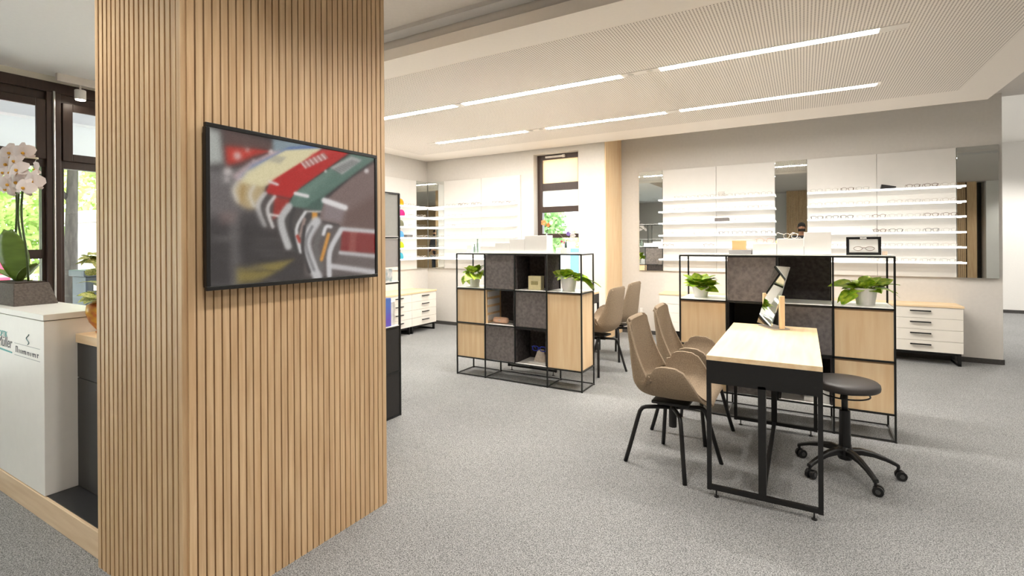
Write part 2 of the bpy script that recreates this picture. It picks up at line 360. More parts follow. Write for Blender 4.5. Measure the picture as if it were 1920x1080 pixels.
line([(388, 465), (352, 530), (386, 632)], 13, (184, 180, 176)); line([(440, 480), (402, 545), (430, 640)], 9, (196, 192, 188)); line([(400, 475), (372, 540), (410, 640)], 6, (60, 56, 54))
poly([(518, 520), (546, 460), (720, 338), (850, 250), (980, 276), (890, 340), (705, 480), (692, 556), (600, 556), (528, 535)], (82, 106, 95), 4)
poly([(560, 455), (730, 340), (800, 300), (680, 420), (560, 520)], (104, 126, 114), 24, .6); poly([(600, 540), (700, 470), (880, 345), (700, 480), (690, 555)], (56, 76, 68), 8, .7)
poly([(735, 325), (850, 263), (908, 285), (800, 362)], (150, 150, 146), 4)
for k in range(9): line([(752+k*12, 335-k*6), (788+k*12, 355-k*7)], 2.6, (92, 92, 90), 2)
poly([(470, 600), (520, 530), (690, 556), (640, 640), (580, 790), (500, 745)], (66, 62, 60), 8)
line([(516, 532), (474, 610), (512, 745)], 19, (170, 168, 166)); line([(545, 545), (525, 620), (555, 770)], 9, (52, 50, 50)); line([(604, 562), (556, 655), (580, 775)], 8, (196, 194, 192)); line([(600, 600), (575, 690)], 8, (140, 120, 112))
poly([(640, 562), (668, 566), (668, 602), (640, 604)], (196, 130, 44), 5); line([(562, 690), (575, 720)], 8, (150, 50, 40)); line([(610, 558), (690, 560)], 4, (200, 196, 190))
poly([(680, 585), (704, 510), (760, 455), (850, 380), (990, 285), (1000, 690), (800, 645), (782, 625), (684, 605)], (110, 92, 88), 6)
poly([(700, 560), (720, 490), (830, 540), (800, 620), (700, 600)], (128, 118, 120), 22, .7); poly([(820, 560), (980, 470), (1000, 680), (800, 640)], (88, 66, 60), 30, .7)
poly([(590, 760), (680, 610), (800, 640), (1000, 672), (1000, 900), (600, 905)], (84, 76, 74), 8)
poly([(800, 655), (985, 668), (985, 782), (790, 770)], (116, 36, 36), 8); poly([(840, 660), (880, 662), (870, 780), (835, 775)], (140, 80, 72), 10, .6)
poly([(780, 790), (990, 805), (990, 880), (740, 870)], (92, 82, 80), 10)
line([(800, 652), (990, 668)], 11, (178, 174, 174)); line([(790, 778), (990, 798)], 10, (170, 166, 166)); line([(745, 850), (990, 884)], 14, (176, 172, 172))
line([(662, 612), (606, 730), (668, 905)], 26, (176, 174, 174)); line([(640, 640), (606, 730), (650, 870)], 8, (120, 118, 118)); line([(700, 640), (660, 740), (690, 860)], 14, (92, 88, 86)); line([(728, 680), (690, 815)], 9, (190, 132, 60)); line([(795, 655), (735, 770), (732, 900)], 13, (184, 182, 182)); line([(740, 640), (715, 640), (700, 680)], 9, (196, 194, 194))
line([(600, 640), (590, 760), (625, 880)], 9, (54, 50, 50))
for a, b, wd in (((414, 400), (456, 415), 7), ((550, 462), (616, 477), 9), ((705, 500), (815, 538), 15)): line([a, b], wd, (206, 202, 200), 3)
mixc(1-smooth(8, 16, np.hypot(U-930, V-342)), (190, 182, 180)); mixc(1-smooth(5, 10, np.hypot(U-712, V-344)), (170, 175, 170))
poly([(60, 600), (330, 560), (470, 760), (600, 900), (60, 1000)], (50, 47, 47), 40, .75)
poly([(195, 560), (255, 560), (262, 960), (210, 960)], (104, 100, 98), 22, .6); poly([(150, 560), (240, 560), (230, 620), (150, 630)], (128, 104, 100), 20, .5)
poly([(240, 860), (430, 830), (540, 815), (470, 870), (360, 930), (240, 940)], (140, 122, 56), 16, .75); poly([(100, 690), (250, 680), (200, 720), (110, 720)], (96, 92, 90), 16, .6)
for k in range(26):
    y = 640+rg.rand()*330; x = 95+rg.rand()*330; line([(x, y), (x+60+rg.rand()*90, y-4+rg.rand()*8)], 4, (82, 78, 76) if k % 2 else (34, 32, 32), 4, .5)
line([(110, 948), (215, 940)], 3, (120, 120, 120), 3, .6)
def blur(a, k):
    for ax in (0, 1):
        p = np.concatenate([np.repeat(np.take(a, [0], ax), k, ax), a, np.repeat(np.take(a, [-1], ax), k, ax)], ax); n_ = a.shape[ax]
        a = sum(np.take(p, range(q, q+n_), ax) for q in range(2*k+1))/(2*k+1)
    return a
b1 = blur(blur(img, 1), 1); b2 = blur(blur(img, 3), 3); far = (1-smooth(250, 520, U))[..., None]*.85; near_ = smooth(700, 980, U)[..., None]*.6
img = b1*.8+img*.2; img = img*(1-far)+b2*far; img = img*(1-near_)+blur(b1, 2)*near_
img += rg.randn(*U.shape)[..., None]*4
img = np.clip(img*.95+6, 0, 255)/255
lin = np.where(img <= .04045, img/12.92, ((img+.055)/1.055)**2.4)
sv = np.stack([np.full_like(GY, XS)-tv.location.x, GY-tv.location.y, GZ-tv.location.z], -1).reshape(-1, 3)
idx = np.arange((ny+1)*(nz+1)).reshape(ny+1, nz+1)
sf = np.stack([idx[:-1, :-1], idx[1:, :-1], idx[1:, 1:], idx[:-1, 1:]], -1).reshape(-1, 4)
me = bpy.data.meshes.new('screen'); me.from_pydata(sv.tolist(), [], sf.tolist())
ca = me.color_attributes.new('picture', 'FLOAT_COLOR', 'POINT')
ca.data.foreach_set('color', np.concatenate([lin.reshape(-1, 3), np.ones(((ny+1)*(nz+1), 1))], 1).astype(np.float32).ravel())
ms = bpy.data.materials.new('screen picture'); ms.use_nodes = True; N = ms.node_tree.nodes; bs = N['Principled BSDF']
at = N.new('ShaderNodeVertexColor'); at.layer_name = 'picture'
bs.inputs['Base Color'].default_value = C(20, 20, 22); bs.inputs['Roughness'].default_value = .22; bs.inputs['Emission Strength'].default_value = TV_E
ms.node_tree.links.new(at.outputs[0], bs.inputs['Emission Color']); me.materials.append(ms)
so = bpy.data.objects.new('screen', me); COL.objects.link(so); so.parent = tv; so['label'] = 'lit picture of parked classic cars on a wet street'

# ------------------------------------------------------------------ window bay on the left
WX = WL
def bay(n, y0, y1, mid, label):
    t = bpy.data.objects.new('window_%d' % n, None); COL.objects.link(t); t.location = (WX, (y0+y1)/2, .25); struct(t, label)
    a, b = WX-.05, WX+.02
    def fr(nm, *q): B(*q).build(nm, M_frame, t, bevel=.003)
    fr('frame_rail', a, b, y0-.06, y1+.06, 2.60, 2.70); fr('frame_rail', a, b, y0-.06, y1+.06, 2.05, 2.13); fr('frame_rail', a, b, y0-.06, y1+.06, .25, .36)
    fr('frame_stile', a, b, y0-.06, y0, .36, 2.05); fr('frame_stile', a, b, y1, y1+.06, .36, 2.05)
    fr('frame_stile', a, b, y0-.06, y0, 2.13, 2.6); fr('frame_stile', a, b, y1, y1+.06, 2.13, 2.6)
    c, d = WX+.021, WX+.045
    fr('sash_rail', c, d, y0+.055, y1-.04, 2.555, 2.62); fr('sash_rail', c, d, y0+.055, y1-.04, 2.115, 2.18); fr('sash_stile', c, d, y0-.015, y0+.055, 2.115, 2.62); fr('sash_stile', c, d, y1-.04, y1+.03, 2.115, 2.62)
    B(WX+.028, WX+.034, y0+.05, y1-.035, 2.175, 2.56).build('pane', M_glass, t)
    B(d, d+.018, (y1-.14), (y1-.03), 2.10, 2.118).build('handle', mat('pale brass handle', C(206, 196, 172), .3, .6, noise=.05), t, bevel=.003)
    if mid: fr('glazing_bar', a, b, y0, y1, 1.267, 1.344); B(WX-.02, WX-.012, y0, y1, 1.344, 2.05).build('pane', M_glass, t); B(WX-.02, WX-.012, y0, y1, .36, 1.267).build('pane', M_glass, t)
    else: B(WX-.02, WX-.012, y0, y1, .36, 2.05).build('pane', M_glass, t)
pitch = 1.29
bay(1, 1.80, 2.92, False, 'dark brown window with a tall undivided lower pane')
for k in range(4): bay(2+k, .51-pitch*k, 1.60+.05-pitch*k, True, 'dark brown window with a bar across the lower pane')
for k in range(5):
    yp = 1.722-pitch*k
    o = MB().box(WX-.07, WX+.055, yp-.048, yp+.048, .25, 2.72).build('trim_3', M_frame, bevel=.004); struct(o, 'dark brown window post')
    struct(MB().cyl((WX+.06, yp+.0, .25), (WX+.06, yp+.0, 2.7), .009, 8).build('trim_4', M_chrome), 'steel rod on the window post')
struct(B(WX-.1, WX+.06, -4.0, 3.0, 2.69, 2.776).build('trim_5', M_frame), 'dark brown window head')
struct(B(WX-.1, WX+.05, -4.0, 3.0, 2.776, 2.83).build('trim_6', mat('cream head trim', C(226, 222, 208), .6, noise=.02)), 'cream strip above the windows')
struct(B(WX-.2, WX+.05, -4.0, 3.0, 0, .25).build('wall_sill', M_wallgrey), 'low wall under the windows')
struct(B(WX-.2, WX, -4.0, -3.43, .25, 2.69).build('wall_left_end', M_wallgrey), 'wall beside the windows')
struct(B(WX-.12, WX+.02, 2.93, 3.0, .25, 2.69).build('trim_7', M_frame), 'dark brown window jamb')
# track lamp
tr = thing('track_spotlight', 'small white cylinder spotlight hanging in front of the dark window head', 'spotlight', (-5.42, 1.862, 2.64))
B(-5.44, -5.40, 1.70, 2.40, 2.765, 2.83).build('rail', M_module, tr)
MB().cyl((-5.42, 1.862, 2.725), (-5.42, 1.862, 2.766), .008, 10).build('stem', M_module, tr)
MB().lathe([(.0, .0), (.036, .0), (.04, .004), (.04, .08), (.036, .084), (0, .084)], (-5.42, 1.862, 2.642), 24).build('head', M_lacq, tr, smooth=False)
MB().cyl((-5.42, 1.862, 2.638), (-5.42, 1.862, 2.643), .033, 20).build('lens', M_lampglow, tr)

# tall window in the corner wall
t = bpy.data.objects.new('window_6', None); COL.objects.link(t); t.location = (-3.165, YL+.17, .8); struct(t, 'narrow dark brown window with two frosted upper panes')
wy0, wy1 = YL+.13, YL+.20
def fr(nm, *q): B(*q).build(nm, M_frame, t, bevel=.003)
fr('frame_stile', -3.53, -3.45, wy0, wy1, .80, 2.705); fr('frame_stile', -2.86, -2.80, wy0, wy1, .80, 2.705)
for a, b in ((2.634, 2.705), (2.16, 2.272), (1.829, 1.917), (1.442, 1.506), (.80, .88)): fr('frame_rail', -3.45, -2.86, wy0, wy1, a, b)
def frosted(name, c, k):
    m = bpy.data.materials.new(name); m.use_nodes = True; N = m.node_tree.nodes; L = m.node_tree.links; b = N['Principled BSDF']; out = N['Material Output']
    b.inputs['Base Color'].default_value = c; b.inputs['Roughness'].default_value = .3; tl = N.new('ShaderNodeBsdfTranslucent'); tl.inputs[0].default_value = c
    mx = N.new('ShaderNodeMixShader'); mx.inputs[0].default_value = k; L.new(b.outputs[0], mx.inputs[1]); L.new(tl.outputs[0], mx.inputs[2]); L.new(mx.outputs[0], out.inputs[0]); return m
M_frost = frosted('frosted cream pane', C(252, 232, 204), .55); M_frost2 = frosted('frosted white pane', C(254, 250, 242), .8)
B(-3.45, -2.86, wy0+.03, wy0+.04, 2.272, 2.634).build('pane', M_frost, t); B(-3.45, -2.86, wy0+.03, wy0+.04, 1.917, 2.16).build('pane', M_frost2, t)
B(-3.45, -2.86, wy0+.03, wy0+.04, 1.506, 1.829).build('pane', M_glass, t); B(-3.45, -2.86, wy0+.03, wy0+.04, .88, 1.442).build('pane', M_glass, t)
cl = MB().box(-3.38, -3.10, wy0-.03, wy0, 2.655, 2.68).cyl((-3.10, wy0-.02, 2.668), (-3.06, wy0-.02, 2.668), .022, 10); cl.build('closer', M_module, t)

# ------------------------------------------------------------------ rear of the room, seen in the mirrors
rs = bpy.data.objects.new('wall_slats', None); COL.objects.link(rs); rs.location = (1.6, -3.3, 0); struct(rs, 'oak slat wall opposite the displays')
B(-.45, 3.88, -3.9, -3.322, 0, CZ-.001).build('backing', M_slatback, rs)
smr = B(-.0145, .0145, -.011, .011, 0, CZ-.002).mesh('slat', M_slat)
for k in range(109): place('slat', smr, rs, (-.43+.0395*k-1.6, -3.311+3.3, 0))
B(3.88, 4.08, -3.9, -3.3, 0, CZ-.001).build('end_panel', M_slat, rs)
struct(B(4.08, 4.27, -3.8, -3.7, 0, CZ-.001).build('door_1', mat('black door', C(16, 16, 17), .5, noise=.1)), 'black door recess in the rear wall')
struct(B(4.27, 6.0, -3.99, -3.3, 0, CZ-.001).build('wall_rear_end', M_white), 'white wall beside the slat wall')

# ------------------------------------------------------------------ eyewear displays (panels, lit shelves) and mirrors
SHZ = (1.978, 1.806, 1.641, 1.467, 1.298, 1.125)
PT, PB = 2.414, .948
def display_y(label, y, panels, s0, s1):
    t = thing('eyewear_display', label, 'display', ((s0+s1)/2, y-.02, PB))
    for a, b in panels: B(a+.0015, b-.0015, y-.03, y, PB, PT).build('back_panel', M_panel, t, bevel=.002)
    for z in SHZ:
        sh_ = B(s0, s1, y-.138, y-.03, z-.014, z).build('shelf', M_acryl, t)
        B(s0, s1, y-.144, y-.138, z-.018, z+.002).build('led_edge', M_glow2, sh_)
    return t
display_y('white eyewear panel with six lit shelves beside the narrow mirror', WB, [(-1.765, -1.036), (-1.036, -.314)], -1.80, -.305)
display_y('white eyewear panel with six lit shelves beside the wide slat mirror', WB, [(.049, .771), (.771, 1.50)], .05, 1.56)
display_y('white eyewear panel with lit shelves in the corner near the window', YL, [(-5.222, -4.465), (-4.465, -3.746)], -5.53, -3.78)
t = thing('eyewear_display', 'white eyewear panel on the left wall holding colourful pouches', 'display', (WL+.02, 5.2, PB))
for a, b in ((3.9, 4.7), (4.7, 5.55), (5.55, 6.395)): B(WL, WL+.03, a+.0015, b-.0015, PB, PT).build('back_panel', M_panel, t, bevel=.002)
for z in SHZ:
    sh_ = B(WL+.03, WL+.138, 4.0, 6.57, z-.014, z).build('shelf', M_acryl, t)
    B(WL+.138, WL+.144, 4.0, 6.57, z-.018, z+.002).build('led_edge', M_glow2, sh_)
def mirror(label, *q): tag(B(*q).build('wall_mirror', M_mirror, bevel=.001), label, 'mirror')
mirror('narrow wall mirror at the far end of the long display', -2.112, -1.767, WB-.03, WB, PB, PT)
mirror('tall wall mirror between the two long white panels', -.312, .047, WB-.03, WB, PB, PT)
mirror('tall wall mirror at the hall end of the display', 1.502, 1.85, WB-.045, WB, PB, PT)
mirror('narrow mirror on the corner wall beside the white panel', -5.56, -5.224, YL-.03, YL, PB, PT)
mirror('narrow mirror on the left wall in the corner', WL, WL+.03, 6.398, 6.682, PB, PT)
tag(B(-2.115, -2.075, WB-.014, WB, .31, .385).build('wall_socket', M_lacq, bevel=.003), 'white power socket low on the grey wall', 'socket')

# eyeglasses
def glasses_mesh(name, m, r=.0022, rnd=1.0):
    mb = MB()
    for s in (-1, 1):
        P = []
        for k in range(14):
            a = 2*PI*k/14; c, sn = math.cos(a), math.sin(a); e = .62 if rnd < 1 else .85
            P.append((s*.034+.0255*math.copysign(abs(c)**e, c), 0, .020+.0185*math.copysign(abs(sn)**e, sn)))
        mb.tube(P, r, 5, closed=True)
        mb.tube([(s*.060, 0, .030), (s*.066, .006, .032), (s*.066, .062, .030), (s*.062, .088, .006)], [r*1.2, r*1.2, r, r*.9], 5)
    mb.tube([(-.0085, 0, .026), (0, -.002, .030), (.0085, 0, .026)], r, 5)
    return mb.mesh(name, m, True)
GM = [glasses_mesh('eyeglasses', mat('black acetate', C(38, 34, 33), .3, noise=.1), .0024, .5),
      glasses_mesh('eyeglasses', mat('tortoise acetate', C(96, 62, 38), .3, noise=.3, nscale=200), .0024, 1),
      glasses_mesh('eyeglasses', mat('clear acetate', C(205, 196, 186), .25, noise=.03), .0022, 1),
      glasses_mesh('eyeglasses', mat('steel wire frame', C(150, 146, 140), .3, .8, noise=.05), .0013, 1),
      glasses_mesh('eyeglasses', mat('blue acetate', C(26, 48, 170), .3, noise=.1), .004, .5),
      glasses_mesh('eyeglasses', mat('rose acetate', C(205, 165, 150), .3, noise=.1), .0024, 1)]
ordn = ('top', 'second', 'third', 'fourth', 'fifth', 'lowest')
def put_glasses(kind, loc, rz, label, group, tilt=0):
    o = bpy.data.objects.new('eyeglasses', GM[kind]); COL.objects.link(o); o.location = loc; o.rotation_euler = (tilt, 0, rz)
    return tag(o, label, 'glasses', group)
def fill_row(ax, fixed, a, b, row, n, kinds, place_txt, skip=(), prob=1.0):
    z = SHZ[row]+.0018
    for k in range(n):
        if k in skip or random.random() > prob: continue
        c = a+(b-a)*(k+.5)/n+random.uniform(-.006, .006); kd = random.choice(kinds)
        lab = '%s eyeglasses on the %s lit shelf of the %s' % (('black', 'tortoise brown', 'clear pale', 'steel wire', 'blue', 'rose')[kd], ordn[row], place_txt); grp = 'eyeglasses on the %s shelf of the %s' % (ordn[row], place_txt)
        if ax == 'y': put_glasses(kd, (c, fixed, z), random.uniform(-.06, .06), lab, grp)
        else: put_glasses(kd, (fixed, c, z), PI/2+random.uniform(-.06, .06), lab, grp)
gA, gB, gL, gW = 'panel by the narrow mirror', 'panel by the wide slat mirror', 'corner panel near the window', 'left wall panel'
pale = (2, 3, 3, 2, 5); dark = (0, 1, 0, 3)
fill_row('y', WB-.134, -1.75, -.33, 0, 9, (3, 2, 3), gA, (0,))
fill_row('y', WB-.134, -1.75, -.33, 1, 9, (5, 2, 3, 1), gA)
fill_row('y', WB-.134, -1.75, -.33, 2, 9, (2, 3), gA, (4, 5), .7)
fill_row('y', WB-.134, -1.75, -1.04, 3, 5, (2, 3), gA); fill_row('y', WB-.134, -1.02, -.33, 3, 4, (0,), gA)
fill_row('y', WB-.134, -1.75, -1.05, 4, 5, (3, 1), gA)
fill_row('y', WB-.134, .07, 1.5, 0, 9, (3, 2, 1), gB, (4, 5))
fill_row('y', WB-.134, .07, 1.5, 1, 9, (2, 3, 2), gB, (4,))
fill_row('y', WB-.134, .07, 1.5, 2, 9, (1, 3, 0), gB)
fill_row('y', WB-.134, .07, 1.5, 3, 9, (1, 0, 3), gB, (0, 1, 2, 3))
fill_row('y', WB-.134, .07, 1.5, 4, 9, (3, 2), gB)
fill_row('y', WB-.134, .63, 1.5, 5, 5, (2, 3), gB)
fill_row('y', YL-.134, -5.1, -3.8, 0, 10, (0, 3, 3, 1), gL); fill_row('y', YL-.134, -5.1, -3.8, 1, 10, (3, 2, 3), gL); fill_row('y', YL-.134, -5.1, -3.8, 2, 10, (2, 3), gL); fill_row('y', YL-.134, -5.1, -4.2, 3, 6, (2, 3), gL)
for r_ in range(6): fill_row('x', WL+.134, 6.0 if r_ != 3 else 6.2, 6.54, r_, 3, (3, 2, 3), gW)
# things standing between the frames
mb = MB().box(-1.045, -.865, WB-.134, WB-.05, SHZ[2], SHZ[2]+.052); tag(mb.build('spectacle_case', mat('grey leatherette', C(112, 108, 106), .6, noise=.1), bevel=.008), 'grey spectacle case on the third lit shelf by the narrow mirror', 'case')
mb = MB().prism([(.795, SHZ[0]), (.945, SHZ[0]+.012), (.945, SHZ[0]+.026), (.805, SHZ[0]+.058)], 'y', WB-.13, WB-.06); tag(mb.build('spectacle_case', mat('black leatherette', C(36, 35, 36), .4, noise=.2), bevel=.004), 'black wedge shaped case on the top lit shelf', 'case')
mb = MB().box(-1.0, -.92, WB-.12, WB-.1, SHZ[0], SHZ[0]+.075); tag(mb.build('price_card', mat('grey printed card', C(206, 202, 196), .6, noise=.25, nscale=90)), 'small grey printed card on the top lit shelf', 'card')
mb = MB().box(.60, .75, WB-.12, WB-.10, SHZ[3], SHZ[3]+.085); tag(mb.build('brand_card', M_lacq), 'blank white card on the fourth lit shelf by the wide slat mirror', 'card')
mb = MB().box(-1.36, -1.07, WB-.12, WB-.10, SHZ[5], SHZ[5]+.07); tag(mb.build('brand_card', M_lacq), 'blank white card on the lowest lit shelf by the narrow mirror', 'card')
mb = MB().box(WL+.05, WL+.12, 6.06, 6.2, SHZ[3], SHZ[3]+.045); tag(mb.build('spectacle_case', MATS['grey leatherette'], bevel=.006), 'small grey case on the left wall shelf', 'case')
for (cn, c, y, z, nm) in (('orange', C(250, 160, 20), 5.94, SHZ[0], 'top'), ('magenta', C(226, 40, 120), 5.965, SHZ[1], 'second'), ('olive grey', C(112, 112, 92), 5.94, SHZ[2], 'third'), ('blue', C(86, 150, 205), 5.94, SHZ[3], 'fourth'), ('lime green', C(176, 205, 30), 5.94, SHZ[4], 'fifth'), ('teal', C(66, 160, 180), 5.93, SHZ[5], 'lowest')):
    mb = MB().lathe([(.0, 0), (.05, 0), (.06, .02), (.057, .055), (.042, .088), (.02, .103), (.0, .107)], (WL+.085, y, z), 16)
    tag(mb.build('soft_pouch', mat(cn+' felt pouch', c, .9, noise=.08, nscale=90, bump=.1), smooth=True), '%s domed soft pouch on the %s shelf of the left wall' % (cn, nm), 'pouch', None)

# ------------------------------------------------------------------ drawer cabinets along the walls
def drawer_unit(name, label, ax, a, b, f, d, z0, z1, hc, hw, group=None):
    """ax 'y': front faces -y at y=f, spans x a..b ; ax 'x': front faces +x at x=f, spans y a..b"""
    def bx(u0, u1, v0, v1, z_0, z_1):  # u along the front, v depth from the front
        return (u0, u1, f+v0, f+v1, z_0, z_1) if ax == 'y' else (f-v1, f-v0, u0, u1, z_0, z_1)
    c = ((a+b)/2, f+d/2, 0) if ax == 'y' else (f-d/2, (a+b)/2, 0)
    t = thing(name, label, 'cabinet', c, 0, group)
    B(*bx(a+.001, b-.001, .018, d, z0, z1)).build('body', M_cream, t)
    h = (z1-z0)/4
    for k in range(4):
        dr = B(*bx(a+.002, b-.002, 0, .018, z0+k*h+.0015, z0+(k+1)*h-.0015)).build('drawer', M_cream, t, bevel=.0015)
        zc = z0+(k+1)*h-.042
        hb = MB().box(*bx(hc-hw/2, hc+hw/2, -.028, -.016, zc-.007, zc+.007)); hb.box(*bx(hc-hw/2+.01, hc-hw/2+.022, -.016, 0, zc-.005, zc+.005)); hb.box(*bx(hc+hw/2-.022, hc+hw/2-.01, -.016, 0, zc-.005, zc+.005))
        hb.build('handle', M_black, dr, bevel=.002)
    for e in (a+.03, b-.03):
        lg = MB()
        for v in (.02, d-.05): lg.box(*bx(e-.014, e+.014, v, v+.028, 0.012, z0))
        lg.box(*bx(e-.014, e+.014, .02, d-.022, 0, .024)); lg.build('leg_frame', M_black, t)
    B(*bx(a+.03, b-.03, .04, .06, z0-.03, z0)).build('apron', M_black, t)
cabs = ('under the narrow mirror', 'between the desk plant and the tall mirror', 'under the wide slat mirror', 'at the hall end of the wall')
for k in range(4):
    a = -1.746+.80875*k
    drawer_unit('drawer_cabinet', 'cream four drawer cabinet with black bar handles, ' + ('farthest from the hall', 'second from the narrow mirror', 'second from the hall', 'nearest the hall opening')[k], 'y', a, a+.80875, 7.083, .345, .138, .632, a+.44, .185, 'drawer cabinets under the long display')
tag(B(-1.752, 1.495, 7.075, WB, .632, .655).build('worktop', M_oaktopx, bevel=.002), 'long light oak top over the drawer cabinets on the back wall', 'worktop')
for k in range(4):
    b = 6.32-.58*k
    drawer_unit('drawer_cabinet', 'white four drawer cabinet on the left wall, ' + ('in the corner', 'second from the corner', 'third from the corner', 'fourth from the corner')[k], 'x', b-.58, b, -5.104, .49, .115, .605, b-.28, .16, 'drawer cabinets on the left wall')
tag(B(WL, -5.096, 3.995, 6.326, .605, .630).build('worktop', M_oaktop, bevel=.002), 'light oak top over the drawer cabinets on the left wall', 'worktop')

# ------------------------------------------------------------------ modular shelving units
RZ, ZB = .3582, .1871
UT = ZB+3*RZ
def module_unit(name, label, X0, Yf, s, dep, cells, tall=None):
    t = thing(name, label, 'shelf unit', (X0+2*s, Yf+dep/2, 0))
    r = .006
    xs = [X0+k*s for k in range(5)]; ys = [Yf, Yf+dep]; zr = [ZB+k*RZ for k in range(4)]
    for k, x in enumerate(xs):
        for y in ys: B(x-r, x+r, y-r, y+r, (.004 if k != 2 else ZB), UT).build('post', M_brace, t)
    for z in zr:
        for y in ys: B(X0, xs[3] if (tall and y == ys[0] and z == zr[1]) else xs[4], y-r, y+r, z-r, z+r).build('rail', M_brace, t)
        for x in xs:
            if not (tall and x == xs[4] and z == zr[1]): B(x-r, x+r, Yf, Yf+dep, z-r, z+r).build('cross_rail', M_brace, t)
    for y in ys: B(X0, xs[4], y-r*.8, y+r*.8, .006, .006+2*r*.8).build('rail', M_brace, t)
    for k in (0, 1, 3, 4): B(xs[k]-r*.8, xs[k]+r*.8, Yf, Yf+dep, .006, .006+2*r*.8).build('cross_rail', M_brace, t)
    for k in (0, 1, 3, 4):
        for y in ys: MB().cyl((xs[k], y, 0), (xs[k], y, .008), .009, 10).build('foot', M_black, t)
    g = .007
    for (row, c), kind in cells.items():
        z0 = ZB+(2-row)*RZ+r; z1 = z0+RZ-2*r; x0 = xs[c]+g; x1 = xs[c+1]-g; y0 = Yf+.001; y1 = Yf+dep-.004
        if kind == 'open': B(xs[c]+.002, xs[c+1]-.002, Yf-.004, Yf+dep+.004, z0-.006, z0+.004).build('shelf', M_lacq, t)
        elif kind == 'felt': B(x0, x1, y0, y1, z0+.002, z1-.002).build('felt_box', M_felt, t, bevel=.003)
        elif kind == 'feltopen':
            q = MB().box(x0, x0+.012, y0, y1, z0, z1).box(x1-.012, x1, y0, y1, z0, z1).box(x0+.012, x1-.012, y1-.012, y1, z0, z1).box(x0+.012, x1-.012, y0, y1-.012, z1-.012, z1)
            q.build('felt_box', M_felt_dk, t); B(xs[c]+.002, xs[c+1]-.002, Yf-.004, Yf+dep-.016, z0-.006, z0+.004).build('shelf', M_lacq, t)
        elif kind == 'back':
            B(x0, x1, y1-.02, y1, z0, z1).build('felt_panel', M_felt_dk, t); B(xs[c]+.002, xs[c+1]-.002, Yf-.004, Yf+dep-.024, z0-.006, z0+.004).build('shelf', M_lacq, t)
        elif kind == 'black':
            q = MB().box(x0, x0+.012, y0, y1, z0, z1).box(x1-.012, x1, y0, y1, z0, z1).box(x0+.012, x1-.012, y1-.012, y1, z0, z1); q.build('black_box', mat('black laminate', C(14, 13, 13), .6, noise=.1), t)
            B(x0+.012, x1-.012, y0, y1-.012, z0, z0+.006).build('shelf', MATS['black laminate'], t)
        elif kind in ('wood', 'woodtall'):
            zz0 = z0-RZ if kind == 'woodtall' else z0
            B(x0, x1, y0+.018, y1, zz0+.001, z1-.004).build('wood_box', M_oak, t)
            B(x0, x1, y0-.001, y0+.0175, zz0+.001, z1-.012).build('door', M_oak, t, bevel=.001)
            B(x0, x1, y0-.002, y0+.012, z1-.011, z1-.001).build('grip_strip', mat('darker brown grip', C(150, 118, 84), .6, noise=.1), t)  # strip along the door top, in a darker brown
        elif kind == 'stripes':
            q = MB().box(x0, x0+.012, y0, y1, z0, z1); q.build('wood_side', M_oak, t)
            for k in range(4): B(x0+.012, x0+.018, y0+.02, y1-.05, z0+.03+k*.08, z0+.085+k*.08).build('tray_side', M_lacq, t)
            q = MB().box(x1-.012, x1, y0, y1, z0, z1).box(x0+.012, x1-.012, y1-.012, y1, z0, z1); q.build('felt_panel', M_felt_dk, t)
            B(xs[c]+.002, xs[c+1]-.002, Yf-.004, Yf+dep-.016, z0-.006, z0+.004).build('shelf', M_lacq, t)
    B(X0-.004, xs[4]+.004, Yf-.006, Yf+dep+.006, UT+r, UT+r+.006).build('top_panel', mat('white glass top', C(240, 244, 242), .15, noise=.005, coat=.3), t)
    return t
UL = (-3.155, 4.2525, .3512, .30); UR = (-.8742, 4.2326, .3525, .352)
module_unit('shelf_unit', 'black rod shelving unit with felt and oak boxes standing on the bare carpet', *UL,
            {(0, 0): 'open', (0, 1): 'felt', (0, 2): 'feltopen', (0, 3): 'open', (1, 0): 'wood', (1, 1): 'stripes', (1, 2): 'felt', (1, 3): 'woodtall', (2, 0): 'wood', (2, 1): 'felt', (2, 2): 'feltopen'}, True)
module_unit('shelf_unit', 'black rod shelving unit with felt and oak boxes behind the desk', *UR,
            {(0, 0): 'open', (0, 1): 'felt', (0, 2): 'back', (0, 3): 'open', (1, 0): 'wood', (1, 1): 'black', (1, 2): 'felt', (1, 3): 'wood', (2, 0): 'wood', (2, 1): 'felt', (2, 2): 'feltopen', (2, 3): 'wood'})
TOPZ = UT+.012
